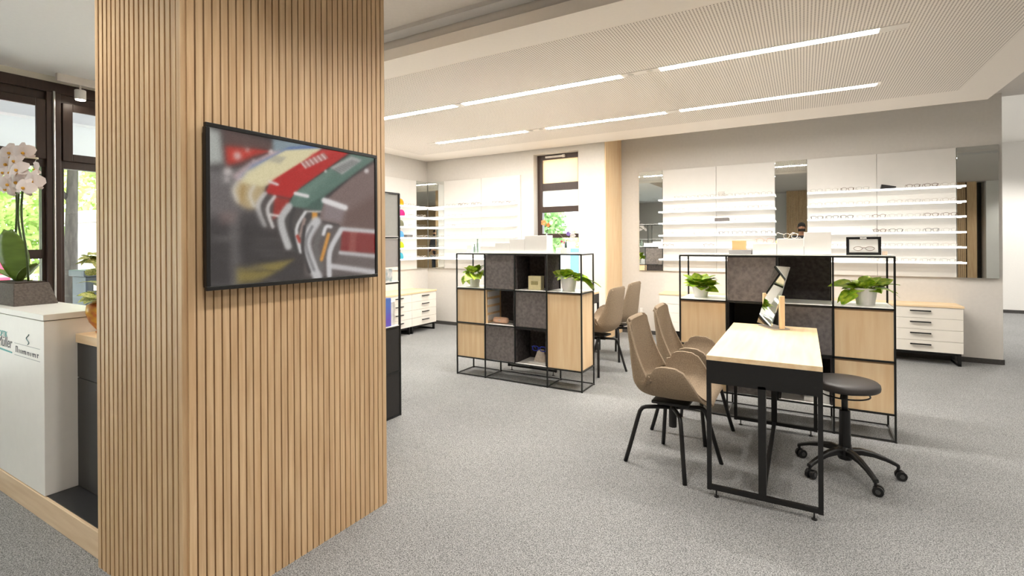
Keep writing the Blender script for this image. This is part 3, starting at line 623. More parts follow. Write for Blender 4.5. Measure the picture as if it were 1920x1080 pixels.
# items on and in the far unit (standing free)
for k, (a, b, h) in enumerate(((-2.347, -2.107, .170), (-2.518, -2.349, .138), (-2.689, -2.520, .100), (-2.875, -2.691, .068))):
    tag(B(a, b, 4.27, 4.40, TOPZ, TOPZ+h).build('display_riser', M_lacq, bevel=.002), 'white stepped display block on the free shelving unit, %s' % ('the tallest', 'second tallest', 'third tallest', 'the lowest')[k], 'display block', 'white blocks on the free unit')
def flower_vase(label, x, y, heads, vz, stemh):
    t = thing('flower_vase', label, 'vase', (x, y, TOPZ))
    MB().lathe([(.016, 0), (.018, .01), (.012, .05), (.010, vz)], (x, y, TOPZ), 14).build('vase', mat('dark glass vase', C(60, 74, 66), .15, noise=.05), t, smooth=True)
    for (dx, dy, dz, c, r) in heads:
        MB().tube([(x, y, TOPZ+vz-.02), (x+dx*.4, y+dy*.4, TOPZ+vz+(dz-vz)*.5), (x+dx, y+dy, TOPZ+dz)], .0018, 5).build('stem', mat('thin stem', C(96, 108, 70), .6, noise=.1), t)
        q = MB()
        for k in range(5):
            a = 2*PI*k/5; ux, uz = math.cos(a), math.sin(a)
            q.grid(lambda u, v: (x+dx+r*(ux*u+(-uz)*(v-.5)*.9*math.sin(PI*min(u*.95+.05, 1))), y+dy-.02*u*(1-u)-r*.15, TOPZ+dz+r*(uz*u+ux*(v-.5)*.9*math.sin(PI*min(u*.95+.05, 1)))), 3, 2)
        q.build('blossom', mat('blossom %d %d %d' % tuple(int(v*255) for v in c[:3]), c, .7, noise=.1, nscale=60), t)
flower_vase('slim dark vase with white and violet blossoms on the free shelving unit', -1.95, 4.36, [(.03, 0, .185, C(150, 120, 205), .026), (.07, .01, .165, C(244, 240, 238), .034), (-.10, 0, .20, C(240, 232, 222), .016), (-.02, .02, .10, C(240, 110, 150), .014), (-.05, .02, .11, C(240, 110, 150), .014)], .12, .2)
flower_vase('slim vase with orange blossoms behind the tallest white block', -2.20, 4.46, [(-.03, 0, .30, C(240, 150, 90), .034), (.02, 0, .275, C(240, 120, 60), .024), (.05, 0, .295, C(250, 240, 225), .022)], .2, .3)
for k, (a, w_) in enumerate(((-2.02, .05), (-1.955, .05))):
    tag(B(a, a+w_, 4.285, 4.325, TOPZ, TOPZ+.05).build('cream_box', mat('cream cardboard', C(250, 244, 222), .6, noise=.02), bevel=.002), 'small cream carton beside the slim dark vase', 'box', 'small cream cartons')
for (x, h, lab) in ((-2.975, .09, 'short'), (-2.935, .145, 'tall')):
    tag(MB().lathe([(.011, 0), (.011, h*.62), (.006, h*.74), (.006, h*.92), (.008, h*.93), (.008, h)], (x, 4.32, TOPZ), 12).build('spray_bottle', mat('green grey bottle', C(120, 140, 126), .25, noise=.06), smooth=True), '%s green grey bottle on the free shelving unit' % lab, 'bottle')
s = thing('folded_leaflet', 'pale leaflet holder on the far end of the free shelving unit', 'leaflet', (-3.05, 4.36, TOPZ))
MB().prism([(-3.11, TOPZ), (-3.02, TOPZ), (-3.045, TOPZ+.085), (-3.085, TOPZ+.085)], 'y', 4.36, 4.40).build('holder', mat('clear acrylic', C(236, 234, 230), .2, noise=.02), s)
B(-3.10, -3.03, 4.354, 4.360, TOPZ+.03, TOPZ+.075).build('leaflet', mat('peach paper', C(240, 214, 192), .7, noise=.08), s)
ZL = [ZB+k*RZ+.0105 for k in range(3)]
bx = thing('gift_box', 'pale yellow gift box standing in the dark felt compartment', 'box', (-2.262, 4.35, ZL[2]))
B(-2.332, -2.191, 4.31, 4.38, ZL[2], ZL[2]+.135).build('carton', mat('pale yellow card', C(232, 222, 176), .6, noise=.05), bx, bevel=.002)
B(-2.30, -2.225, 4.3085, 4.310, ZL[2]+.05, ZL[2]+.085).build('print', mat('olive print', C(176, 164, 112), .6, noise=.2, nscale=120), bx)
pc = thing('glasses_case', 'peach soft glasses case lying in front of the trays', 'case', (-2.66, 4.33, ZL[1]))
MB().grid(lambda u, v: (-2.66+(u-.5)*.19, 4.33+.034*math.cos(2*PI*v)*(1-(2*u-1)**8)**.5, ZL[1]+.032+.031*math.sin(2*PI*v)*(1-(2*u-1)**8)**.5), 10, 14).build('case_body', mat('peach felt', C(230, 188, 160), .8, noise=.06, bump=.1), pc, smooth=True)
B(-2.67, -2.65, 4.295, 4.300, ZL[1]+.03, ZL[1]+.04).build('clasp', M_chrome, pc)
put_glasses(0, (-2.63, 4.42, ZL[1]+.001), .3, 'black eyeglasses beside the peach case in the far unit', None)
tag(B(-2.33, -2.12, 4.30, 4.50, ZL[0], ZL[0]+.012).build('display_tray', M_lacq, bevel=.002), 'white tray under the blue sunglasses', 'tray')
st = thing('glasses_stand', 'beige bust shaped stand holding the blue sunglasses', 'stand', (-2.235, 4.38, ZL[0]+.012))
MB().grid(lambda u, v: (-2.235+(.06+.012*math.cos(PI*u))*math.cos(2*PI*v)*(1.05-.35*u), 4.38+.03*math.sin(2*PI*v), ZL[0]+.012+.11*u), 6, 16).build('bust', mat('beige linen', C(205, 192, 178), .8, noise=.1), st, smooth=True)
put_glasses(4, (-2.235, 4.345, ZL[0]+.115), 0, 'bright blue sunglasses on a beige stand in the far unit', None).scale = (1.2, .8, 1.2)

# items on the unit behind the desk
for k, (a, b, h) in enumerate(((.006, .178, .166), (-.172, .004, .120), (-.340, -.174, .084))):
    tag(B(a, b, 4.30, 4.44, TOPZ, TOPZ+h).build('display_riser', M_lacq, bevel=.002), 'white stepped display block on the unit behind the desk, %s' % ('the tallest', 'the middle one', 'the lowest')[k], 'display block', 'white blocks behind the desk')
put_glasses(5, (-.255, 4.36, TOPZ+.085), .1, 'rose eyeglasses on the lowest white block behind the desk', None)
put_glasses(2, (-.085, 4.36, TOPZ+.122), .7, 'clear eyeglasses on the middle white block behind the desk', None, .25)
tag(B(-.511, -.350, 4.30, 4.44, TOPZ, TOPZ+.034).build('flat_box', M_grey, bevel=.002), 'flat grey box on the unit behind the desk', 'box')
tag(B(-.491, -.391, 4.33, 4.40, TOPZ+.034, TOPZ+.108).build('wood_block', mat('pale orange wood block', C(238, 196, 138), .5, noise=.04, nscale=9), bevel=.002), 'small orange wooden block on the flat grey box', 'block')
pfm = thing('picture_frame', 'black framed eyewear picture on the unit behind the desk', 'picture', (.372, 4.34, TOPZ))
fx0, fx1, fz0, fz1 = .27, .474, TOPZ, TOPZ+.128
for q in ((fx0, fx1, fz1-.017, fz1), (fx0, fx1, fz0, fz0+.017), (fx0, fx0+.017, fz0+.017, fz1-.017), (fx1-.017, fx1, fz0+.017, fz1-.017)):
    B(q[0], q[1], 4.33, 4.352, q[2], q[3]).build('frame_bar', M_plastic, pfm, bevel=.001)
B(fx0+.017, fx1-.017, 4.338, 4.345, fz0+.017, fz1-.017).build('print', mat('white print', C(248, 246, 242), .5, noise=.01), pfm)
B(.352, .39, 4.329, 4.3305, fz1-.014, fz1-.003).build('logo_strip', mat('silver print', C(214, 212, 208), .5, noise=.4, nscale=220), pfm)
B(.36, .386, 4.35, 4.41, fz0, fz0+.06).build('easel', M_plastic, pfm)
q = MB()
for sx in (-1, 1): q.tube([(.375+sx*.035+.026*math.cos(2*PI*k/14), 4.3368, fz0+.045+.014*math.sin(2*PI*k/14)) for k in range(14)], .0016, 4, True)
q.tube([(.366, 4.3368, fz0+.05), (.384, 4.3368, fz0+.05)], .002, 4).build('printed_glasses', mat('printed brown', C(120, 96, 84), .6, noise=.2), pfm)
tag(B(.482, .51, 4.33, 4.37, TOPZ, TOPZ+.026).build('small_card', mat('peach card', C(232, 208, 186), .6, noise=.1), bevel=.001), 'small peach card box beside the black picture frame', 'card')
tag(B(.10, .16, 4.26, 4.33, ZL[0], ZL[0]+.10).build('carton', mat('white carton', C(238, 238, 236), .6, noise=.02), bevel=.002), 'white carton with a blue mark low in the unit behind the desk', 'box')
tag(B(.0, .09, 4.27, 4.40, ZL[0], ZL[0]+.03).build('leaflet_stack', M_lacq, bevel=.001), 'stack of white leaflets low in the unit behind the desk', 'leaflets')

# ------------------------------------------------------------------ potted plants
def leaf_mesh(v):
    mb = MB(); n = 6; vs = []; fs = []
    for i in range(n+1):
        u = i/n
        if i == 0: w_ = .02
        elif i == 1: w_ = .02
        else:
            q = (u-1/n)/(1-1/n); w_ = .48*math.sin(PI*min(1, q**.62))**.75+.004
        x = u; z = -.5*u*u*(1+.25*v)+.12*u
        for k in (-1, -.5, 0, .5, 1): vs.append((x, w_*k+.03*v*u, z+.05*abs(k)*w_*2-.02*math.sin(6*u+v)*abs(k)))
    for i in range(n):
        for k in range(4): fs.append((i*5+k, (i+1)*5+k, (i+1)*5+k+1, i*5+k+1))
    return mb.add(vs, fs).mesh('leaf', M_leaf, True)
LEAF = [leaf_mesh(v) for v in (-1, 0, 1)]
def potted(label, x, y, z, r0, r1, h, leaves, seed, square=0):
    rd = random.Random(seed)
    t = thing('potted_plant', label, 'plant', (x, y, z))
    MB().lathe([(0, 0), (r0, 0), (r1, h), (r1-.006, h), (r1-.010, h-.015), (0, h-.015)], (0, 0, 0), 24).build('pot', M_pot, t, local=True)
    MB().lathe([(0, 0), (r1-.011, 0), (r1-.012, .004), (0, .006)], (0, 0, h-.016), 18).build('soil', M_soil, t, local=True)
    for (az, el, L_, rr) in leaves:
        place('leaf', LEAF[rd.randint(0, 2)], t, (rr*math.cos(az), rr*math.sin(az), h-.012+rd.uniform(0, .02)), (rd.uniform(-.4, .4), -el, az), L_)
def rosette(seed, n, L0, L1, spread=.7):
    rd = random.Random(seed); out = []
    for k in range(n): out.append((2*PI*k/n*2.618+rd.uniform(-.3, .3), rd.uniform(-.2, 1.3)*spread+.1, rd.uniform(L0, L1), rd.uniform(.005, .03)))
    return out
potted('bushy variegated pothos in a white pot beside the oak and felt boxes near the chairs', -.742, 4.40, .9136, .052, .068, .09, rosette(1, 40, .10, .145, .85), 11)
potted('trailing variegated pothos in a white pot above the stool', .388, 4.40, .9136, .056, .073, .12, rosette(2, 20, .09, .13, .8)+[(PI*1.05, .35, .19, .03), (0.1, .42, .17, .03), (-.1, .1, .16, .03), (.3, .65, .16, .03), (PI, -.6, .16, .06), (-2.6, -.5, .15, .06), (1.4, .6, .17, .02), (-.5, .15, .16, .04)], 12)
potted('small drooping pothos in a white pot at the far end of the free unit', -3.0, 4.36, .9136, .048, .058, .13, rosette(3, 18, .10, .14, .9)+[(PI, -.5, .15, .05), (2.6, -.3, .14, .05), (0, .2, .15, .03), (-.7, .0, .13, .03)], 13)
potted('pothos trailing towards the chairs in a white pot on the free unit', -1.93, 4.38, .9136, .060, .078, .13, rosette(4, 16, .10, .13, .9)+[(0, .0, .2, .06), (.15, -.1, .25, .07), (-.2, .15, .17, .05), (-.1, -.3, .2, .08), (PI, .5, .15, .03)], 14)

# ------------------------------------------------------------------ desks
def desk(label, X0, X1, Y0, Y1, Zt):
    t = thing('consulting_desk', label, 'desk', ((X0+X1)/2, (Y0+Y1)/2, 0))
    B(X0, X1, Y0, Y1, Zt-.026, Zt).build('top', M_oaktop, t, bevel=.0015)
    za = Zt-.135
    for q in ((X0, X1, Y0, Y0+.018), (X0, X1, Y1-.018, Y1), (X0, X0+.018, Y0+.018, Y1-.018), (X1-.018, X1, Y0+.018, Y1-.018)): B(q[0], q[1], q[2], q[3], za, Zt-.026).build('apron', M_apron, t)
    w_ = .022
    for y in (Y0, Y1-w_):
        for x in (X0, X1-w_): B(x, x+w_, y, y+w_, .035, za).build('leg', M_black, t)
        B(X0+w_, X1-w_, y, y+w_, .038, .062).build('end_rail', M_black, t)
        xc = (X0+X1)/2
        B(X0+w_, X1-w_, y, y+w_, za-.014, za).build('upper_rail', M_black, t)
        B(xc-.018, xc+.018, y, y+.05, .062, za).build('center_post', M_black, t)
        for x in (X0+.045, X1-.04):
            f_ = MB().cyl((x, y+w_/2, .006), (x, y+w_/2, .04), .004, 8).lathe([(.0, 0), (.013, 0), (.013, .005), (.005, .008)], (x, y+w_/2, 0), 12); f_.build('leveling_foot', M_black, t)
    B((X0+X1)/2-.012, (X0+X1)/2+.012, Y0+w_, Y1-w_, .038, .062).build('floor_rail', M_black, t)
desk('oak topped desk with black steel frame beside the two chairs and the stool', -.4567, .08, 2.8655, 4.1057, .7616)
desk('oak topped desk half hidden behind the free shelving unit', -2.78, -2.20, 4.66, 5.92, .7616)
# tilting table mirror
tm = thing('table_mirror', 'tilting mirror plate in an oak stand on the desk', 'mirror', (-.185, 4.0, .7616), math.radians(-57))
B(-.105, .105, -.055, .055, 0, .008).build('base', mat('grey felt plate', C(178, 172, 166), .7, noise=.06), tm, bevel=.001, local=True)
for s_ in (-1, 1): B(s_*.103-.007, s_*.103+.007, -.018, .018, .008, .235).build('stand_post', M_oak, tm, bevel=.002, local=True)
mm = B(-.09, .09, -.0035, .0035, -.215, .215).mesh('mirror_plate', M_mirror)
place('mirror_plate', mm, tm, (0, 0, .228), (math.radians(-18), 0, 0))

# ------------------------------------------------------------------ chairs
#            x      z     halfw  curl
SPINE = [(-.238, .908, .150, .010), (-.242, .900, .184, .020), (-.245, .872, .203, .032), (-.245, .82, .210, .045), (-.240, .74, .212, .062), (-.236, .66, .220, .088), (-.230, .58, .228, .118), (-.218, .505, .236, .150), (-.17, .447, .243, .16), (-.10, .425, .25, .178), (-.035, .42, .255, .222), (.04, .418, .257, .228), (.105, .42, .255, .215), (.155, .427, .25, .15), (.20, .436, .24, .06), (.235, .44, .222, .012), (.252, .433, .20, .0)]
def shell(u, v):
    a = catmull(SPINE, u); b = catmull(SPINE, min(1, u+.01)); c = catmull(SPINE, max(0, u-.01))
    d = np.array([b[0]-c[0], b[1]-c[1]]); d /= np.linalg.norm(d); nrm = np.array([-d[1], d[0]])   # into the bucket
    if nrm[0] < 0 and u < .4: nrm = -nrm
    if nrm[1] < 0 and u > .4: nrm = -nrm
    if u > .75: nrm = np.array([nrm[0]*.3, 1.0])
    tt = (v-.5)*2; y = a[2]*math.copysign(math.sin(abs(tt)*PI/2)**.95, tt); off = max(a[3], 0)*(1-math.cos(tt*PI/2))**1.25
    return (a[0]+nrm[0]*off, y, a[1]+nrm[1]*off)
def make_chair(label, loc, rz, group):
    t = thing('shell_chair', label, 'chair', loc, rz, group)
    sh = MB().grid(shell, 64, 28).build('seat_shell', M_fabric, t, smooth=True, local=True)
    md = sh.modifiers.new('solid', 'SOLIDIFY'); md.thickness = .026; md.offset = -1 if True else 1
    md = sh.modifiers.new('bev', 'BEVEL'); md.width = .009; md.segments = 3; md.limit_method = 'ANGLE'; md.angle_limit = .9
    MB().box(-.11, .11, -.09, .09, .378, .398).build('mount_plate', M_black, t, bevel=.006, local=True)
    MB().cyl((0, 0, .30), (0, 0, .38), .016, 14).build('swivel_post', M_black, t, smooth=True, local=True)
    MB().lathe([(0, 0), (.024, 0), (.024, .13), (0, .13)], (0, 0, .225), 16).build('gas_spring', M_black, t, local=True)
    for k in range(4):
        a = math.radians(25+90*k)-rz; ux, uy = math.cos(a), math.sin(a)
        P = [(.0, .345), (.10, .347), (.165, .345), (.185, .338), (.20, .318), (.215, .27), (.265, .09), (.292, .0)]
        lg = MB().tube([(ux*q, uy*q, z) for q, z in P], .0128, 10).build('leg', M_black, t, smooth=True, local=True)
    return t
ch1 = make_chair('taupe felt shell chair with arms at the desk, nearer the desk mirror\'s far end', (-.708, 3.19, 0), 0, 'taupe shell chairs')
ch1['label'] = 'taupe felt shell chair at the open end of the desk'
def dup_chair(label, loc, rz):
    c = copy_tree(ch1); c.location = loc; c.rotation_euler = (0, 0, rz); c['label'] = label; return c
dup_chair('taupe felt shell chair at the desk, next to the shelving unit', (-.705, 3.80, 0), .03)
dup_chair('taupe felt shell chair behind the free shelving unit, next to its oak side', (-1.90, 5.08, 0), PI-.08)
dup_chair('taupe felt shell chair behind the free shelving unit, nearer the oak wall return', (-1.93, 5.80, 0), PI-.05)

# ------------------------------------------------------------------ round stool on castors
st = thing('swivel_stool', 'round black upholstered stool on five castors beside the desk', 'stool', (.208, 3.55, 0))
sl = MB().lathe([(0, 0), (.168, 0), (.175, .006), (.177, .02), (.175, .034), (.166, .043), (.12, .048), (0, .05)], (0, 0, .505), 48).build('seat', mat('dark grey leatherette', C(56, 52, 51), .5, noise=.06, nscale=120, bump=.04, bscale=300), st, smooth=True, local=True)
MB().lathe([(.0, 0), (.11, 0), (.11, .018), (0, .018)], (0, 0, .488), 24).build('seat_plate', M_black, st, local=True)
MB().tube([(.125*math.cos(a), .125*math.sin(a), .468) for a in [2*PI*k/36 for k in range(36)]], .0045, 8, True).build('lever_ring', M_black, st, smooth=True, local=True)
for a in (.3, 2.4, 4.5): MB().cyl((.125*math.cos(a), .125*math.sin(a), .468), (.10*math.cos(a), .10*math.sin(a), .49), .004, 6).build('ring_stay', M_black, st, local=True)
MB().cyl((0, 0, .36), (0, 0, .49), .0165, 16).build('inner_column', mat('dark steel tube', C(60, 60, 60), .3, .7, noise=.05), st, smooth=True, local=True)
MB().lathe([(0, 0), (.03, 0), (.031, .10), (.028, .27), (.024, .275), (0, .275)], (0, 0, .10), 20).build('outer_column', M_plastic, st, local=True)
MB().lathe([(0, 0), (.036, 0), (.042, .02), (.042, .06), (.034, .075), (0, .08)], (0, 0, .085), 20).build('hub', M_plastic, st, local=True)
for k in range(5):
    a = 2.6902+k*2*PI/5; R_ = .262; ux, uy = math.cos(a), math.sin(a); vx, vy = -uy, ux
    P = [(.03, .128, .020, .022), (.08, .135, .019, .02), (.14, .127, .017, .016), (.20, .108, .015, .013), (.245, .088, .014, .012), (.268, .075, .015, .012)]
    vs = []; fs = []
    for (q, z, wv, hv) in P:
        for (sw, shh) in ((-1, -.8), (1, -.8), (1, .5), (.6, 1), (-.6, 1), (-1, .5)): vs.append((ux*q+vx*wv*sw, uy*q+vy*wv*sw, z+hv*shh))
    for i in range(len(P)-1):
        for j in range(6): fs.append((i*6+j, i*6+(j+1) % 6, (i+1)*6+(j+1) % 6, (i+1)*6+j))
    fs += [tuple(range(5, -1, -1)), tuple((len(P)-1)*6+j for j in range(6))]
    MB().add(vs, fs).build('base_arm', M_plastic, st, bevel=.003, local=True)
    ca_ = [2.2, 2.6, 1.4, 1.75, .6][k]; wx, wy_ = math.cos(ca_), math.sin(ca_)
    cxx, cyy = ux*R_+wy_*.012, uy*R_-wx*.012
    cs = MB().cyl((ux*R_, uy*R_, .05), (ux*R_, uy*R_, .078), .008, 8)
    for sgn in (-1, 1): cs.cyl((cxx+wx*sgn*.006, cyy+wy_*sgn*.006, .0265), (cxx+wx*sgn*.023, cyy+wy_*sgn*.023, .0265), .0265, 18)
    cast = cs.build('castor', M_plastic, st, bevel=.002, local=True)
    MB().cyl((cxx-wx*.026, cyy-wy_*.026, .0265), (cxx+wx*.026, cyy+wy_*.026, .0265), .012, 12).build('axle_cap', mat('grey plastic cap', C(70, 70, 70), .35, noise=.05), cast, local=True)

# ------------------------------------------------------------------ rack behind the pillar
rk = thing('shelf_rack', 'tall black rod rack with grey panels beside the slatted pillar', 'shelf unit', (-3.16, 2.83, 0))
RX1, RX0, RY0, RY1 = -2.80, -3.52, 2.655, 3.003; RZS = [.006, .355, .711, 1.062, 1.421, 1.772]; r = .007
for x in (RX0, (RX0+RX1)/2, RX1):
    for y in (RY0, RY1): B(x-r, x+r, y-r, y+r, 0, 1.776).build('post', M_brace, rk)
for z in RZS:
    for y in (RY0, RY1): B(RX0, RX1, y-r, y+r, z-r+.002, z+r).build('rail', M_brace, rk)
    for x in (RX0, (RX0+RX1)/2, RX1): B(x-r, x+r, RY0, RY1, z-r+.002, z+r).build('cross_rail', M_brace, rk)
B(RX1-.012, RX1+.003, RY0+.008, RY1-.008, .016, .702).build('dark_side', mat('charcoal laminate', C(36, 34, 33), .7, noise=.08), rk)
B(RX0, RX1-.014, RY0+.004, RY1-.004, .016, .70).build('dark_box', MATS['charcoal laminate'], rk)
B(RX1-.006, RX1-.002, RY0+.008, RY1-.008, 1.43, 1.763).build('glass_side', mat('smoked pane', C(176, 178, 174), .2, noise=.02), rk)
B(RX1-.006, RX1-.002, RY0+.008, RY1-.008, 1.19, 1.412).build('grey_side', mat('grey pane', C(168, 165, 164), .4, noise=.02), rk)
for z in RZS[2:]: B(RX0, RX1, RY0, RY1, z+r, z+r+.006).build('shelf', M_lacq, rk)
tag(B(-2.93, -2.815, 2.79, 2.925, RZS[2]+.013, RZS[2]+.235).build('product_box', mat('violet blue print', C(108, 78, 186), .5, nscale=3, col2=C(60, 140, 205)), bevel=.002), 'violet and blue product carton on the rack beside the pillar', 'box')
tag(B(-2.93, -2.83, 2.932, 2.985, RZS[2]+.013, RZS[2]+.2).build('product_box', mat('white print carton', C(232, 230, 226), .5, noise=.12, nscale=20), bevel=.002), 'white product carton on the rack beside the pillar', 'box')
tag(B(-2.90, -2.815, 2.72, 2.94, RZS[3]+.013, RZS[3]+.115).build('brochure_holder', mat('brochure print', C(226, 224, 222), .5, nscale=26, col2=C(130, 160, 168)), bevel=.001), 'printed brochures standing on the rack beside the pillar', 'brochures')

# ------------------------------------------------------------------ reception counter
ct = thing('reception_counter', 'white reception counter block with black base and oak plinth', 'counter', (-3.6, 1.4, 0))
B(-5.2, px0-.01, .972, 1.95, 0, .118).build('plinth', M_plinth, ct, bevel=.002)
B(-5.2, px0-.01, .985, 1.95, .118, .122).build('plinth_top', mat('black linoleum', C(38, 38, 40), .55, noise=.1), ct)
B(-5.0, -3.285, .976, 1.245, .122, .998).build('front_block', M_counter, ct, bevel=.002)
B(-5.003, -3.282, .973, 1.248, 1.001, 1.032).build('top_board', M_counter, ct, bevel=.002)
M_dkfront = mat('charcoal front', C(52, 50, 48), .6, noise=.05)
B(-3.28, px0-.012, 1.13, 1.9, .122, .872).build('base_cabinet', M_dkfront, ct)
for a, b in ((.126, .688), (.692, .87)): B(-3.278, -2.65, 1.107, 1.1295, a, b).build('front_panel', M_dkfront, ct, bevel=.001)
B(-3.281, px0-.012, 1.10, 1.9, .873, .918).build('counter_top', M_oaktopx, ct, bevel=.002)
# lettering
def text(body, x, z, size, m, shear=0, y=.9755, name='lettering', sx=1):
    cu = bpy.data.curves.new(name, 'FONT'); cu.body = body; cu.size = size; cu.shear = shear; cu.extrude = .0006; cu.align_x = 'RIGHT'
    tmp = bpy.data.objects.new('tmp', cu); COL.objects.link(tmp); dg = bpy.context.evaluated_depsgraph_get(); dg.update()
    me = bpy.data.meshes.new_from_object(tmp.evaluated_get(dg)); bpy.data.objects.remove(tmp)
    me.materials.clear(); me.materials.append(m)
    o = bpy.data.objects.new(name, me); COL.objects.link(o); o.parent = ct; o.location = (x-ct.location.x, y-ct.location.y, z); o.rotation_euler = (PI/2, 0, 0); o.scale = (sx, 1, 1); return o
M_teal = mat('teal lettering', C(40, 160, 158), .5, noise=.02); M_ink = mat('dark lettering', C(58, 52, 66), .5, noise=.02); M_inkg = mat('grey lettering', C(120, 122, 130), .5, noise=.02)
text('OPTIK', -3.80, .873, .046, M_teal)
text('M\u00fcller', -3.735, .818, .085, M_ink, .25)
MB().prism([(-4.1, .800), (-3.728, .793), (-3.728, .800), (-4.1, .812)], 'y', .9745, .9758).build('underline', M_teal, ct)
def squig(x, z, w_, h): return [(x+w_*math.sin(k*.9), .9752, z+h*k/9) for k in range(10)]
MB().tube(squig(-3.50, .862, .018, .055), .0025, 5).build('emblem', mat('emblem ink', C(110, 140, 146), .5, noise=.02), ct)
for z in (.853, .790): B(-3.69, -3.335, .9748, .9757, z, z+.0016).build('rule_line', M_inkg, ct)
q = MB(); rr_ = random.Random(5); xx = -3.672
while xx < -3.36:
    w_ = rr_.uniform(.006, .012); h = rr_.choice((.018, .02, .034)); q.box(xx, xx+w_*.6, .9748, .9757, .806, .806+h)
    if rr_.random() < .6: q.box(xx, xx+w_*1.5, .9748, .9757, .806+h-.006, .806+h)
    xx += w_*2.2
q.build('small_script', M_ink, ct)

# orchid on the counter
oc = thing('potted_orchid', 'white orchid in a dark tapered basket on the reception counter', 'plant', (-4.16, 1.12, 1.032))
ox, oy, oz = -4.16, 1.12, 1.032
MB().add([(-.29, -.10, 0), (.29, -.10, 0), (.29, .10, 0), (-.29, .10, 0), (-.215, -.08, .125), (.215, -.08, .125), (.215, .08, .125), (-.215, .08, .125)], [(3, 2, 1, 0), (4, 5, 6, 7), (0, 1, 5, 4), (1, 2, 6, 5), (2, 3, 7, 6), (3, 0, 4, 7)]).build('basket', mat('grey brown basket', C(96, 88, 82), .8, noise=.25, nscale=90, bump=.3, bscale=120), oc, bevel=.006, local=True)
B(-.2, .2, -.07, .07, .12, .13).build('moss', M_soil, oc, local=True)
M_oleaf = mat('orchid leaf', C(112, 140, 62), .35, noise=.15, nscale=8, stretch=(1, 1, 4))
def bigleaf(nm, a, L_, wd, el, droop):
    ux, uy = math.cos(a), math.sin(a)
    MB().grid(lambda u, v: (ux*L_*math.cos(el)*u-uy*wd*(v-.5)*math.sin(PI*(.06+.9*u))**.7, uy*L_*math.cos(el)*u+ux*wd*(v-.5)*math.sin(PI*(.06+.9*u))**.7, .125+L_*math.sin(el)*u-droop*u*u+.02*abs(v-.5)), 8, 4).build('leaf', M_oleaf, oc, smooth=True, solid=.003, local=True)
bigleaf('leaf', -.9, .34, .17, 1.35, .02); bigleaf('leaf', 2.6, .22, .09, .6, .06); bigleaf('leaf', .5, .2, .09, .9, .05); bigleaf('leaf', -2.4, .2, .09, .7, .05)
M_ostem = mat('orchid stem', C(66, 84, 38), .5, noise=.15)
stems = [[(-.03, 0, .12), (-.05, 0, .35), (-.02, .0, .60), (-.04, -.01, .75), (-.20, -.02, .84), (-.34, -.03, .80)], [(0, .01, .12), (.05, .01, .3), (.0, .0, .5), (.02, 0, .7), (.10, -.01, .82), (.22, -.02, .80)], [(.09, .02, .12), (.10, .01, .3), (.06, .0, .5), (.07, 0, .66), (.16, -.01, .76), (.30, -.02, .72), (.38, -.03, .66)]]
for s_ in stems: MB().tube([tuple(catmull(s_, k/20)) for k in range(21)], .006, 7).build('stem', M_ostem, oc, smooth=True, local=True)
fl = MB()
for k, (a, L_, wd) in enumerate(((90, .055, .038), (210, .05, .034), (330, .05, .034), (20, .058, .062), (160, .058, .062))):
    a = math.radians(a); ux, uz = math.cos(a), math.sin(a)
    fl.grid(lambda u, v: (ux*L_*u-uz*wd*(v-.5)*math.sin(PI*(.08+.86*u))**.6, -.006*math.sin(PI*u)+.01*u*u-.0004*k, uz*L_*u+ux*wd*(v-.5)*math.sin(PI*(.08+.86*u))**.6), 4, 3)
FLM = fl.mesh('flower', mat('white petal', C(244, 232, 228), .6, noise=.03, nscale=30), True)
LIP = MB().lathe([(.0, 0), (.012, .004), (.009, .014), (0, .018)], (0, 0, 0), 8).mesh('lip', mat('yellow lip', C(226, 170, 60), .6, noise=.1), True)
rf = random.Random(4)
FP = [(-.30, .80), (-.36, .72), (-.24, .86), (-.22, .76), (-.15, .90), (-.10, .80), (-.04, .90), (.03, .86), (-.02, .77), (.10, .90), (.12, .80), (.20, .86), (.19, .74), (.27, .80), (.28, .70), (.34, .74), (.40, .69), (-.42, .82), (-.31, .90), (-.18, .82), (-.08, .86), (.06, .80), (.16, .91), (.24, .91), (.07, .93), (.33, .81), (.22, .79), (.13, .73), (-.12, .73), (-.28, .70), (.02, .71)]
for (dx, dz) in FP:
    f_ = place('flower', FLM, oc, (dx, -.05+rf.uniform(-.03, .05), dz-.02), (rf.uniform(-.3, .3), rf.uniform(-.4, .4), rf.uniform(-.2, .7)), rf.uniform(.95, 1.2))
    place('lip', LIP, f_, (0, -.006, -.004), (PI/2, 0, 0), .7)
# flowering plant half hidden by the pillar
fp = thing('potted_plant', 'yellow leaved plant in a floral pot on the oak counter top', 'plant', (-3.195, 1.19, .918))
MB().lathe([(0, 0), (.03, 0), (.035, .008), (.028, .015), (.06, .06), (.075, .11), (.07, .15), (.055, .16), (0, .16)], (0, 0, 0), 20).build('pot', mat('floral glaze', C(236, 190, 70), .3, nscale=22, col2=C(196, 92, 60)), fp, smooth=True, local=True)
M_yleaf = mat('cream yellow leaf', C(120, 150, 60), .5, nscale=12, col2=C(240, 232, 160), rnd=.2)
YL_ = [m_.copy() for m_ in LEAF]
for m_ in YL_: m_.materials.clear(); m_.materials.append(M_yleaf)
for k in range(34):
    a = k*2.4; z = .16+rf.uniform(0, .26); place('leaf', YL_[k % 3], fp, (.01*math.cos(a), .01*math.sin(a), z), (rf.uniform(-.4, .4), -rf.uniform(-.1, .7), a), rf.uniform(.07, .10))
MB().cyl((0, 0, .15), (0, 0, .42), .006, 6).build('stem', M_ostem, fp, local=True)

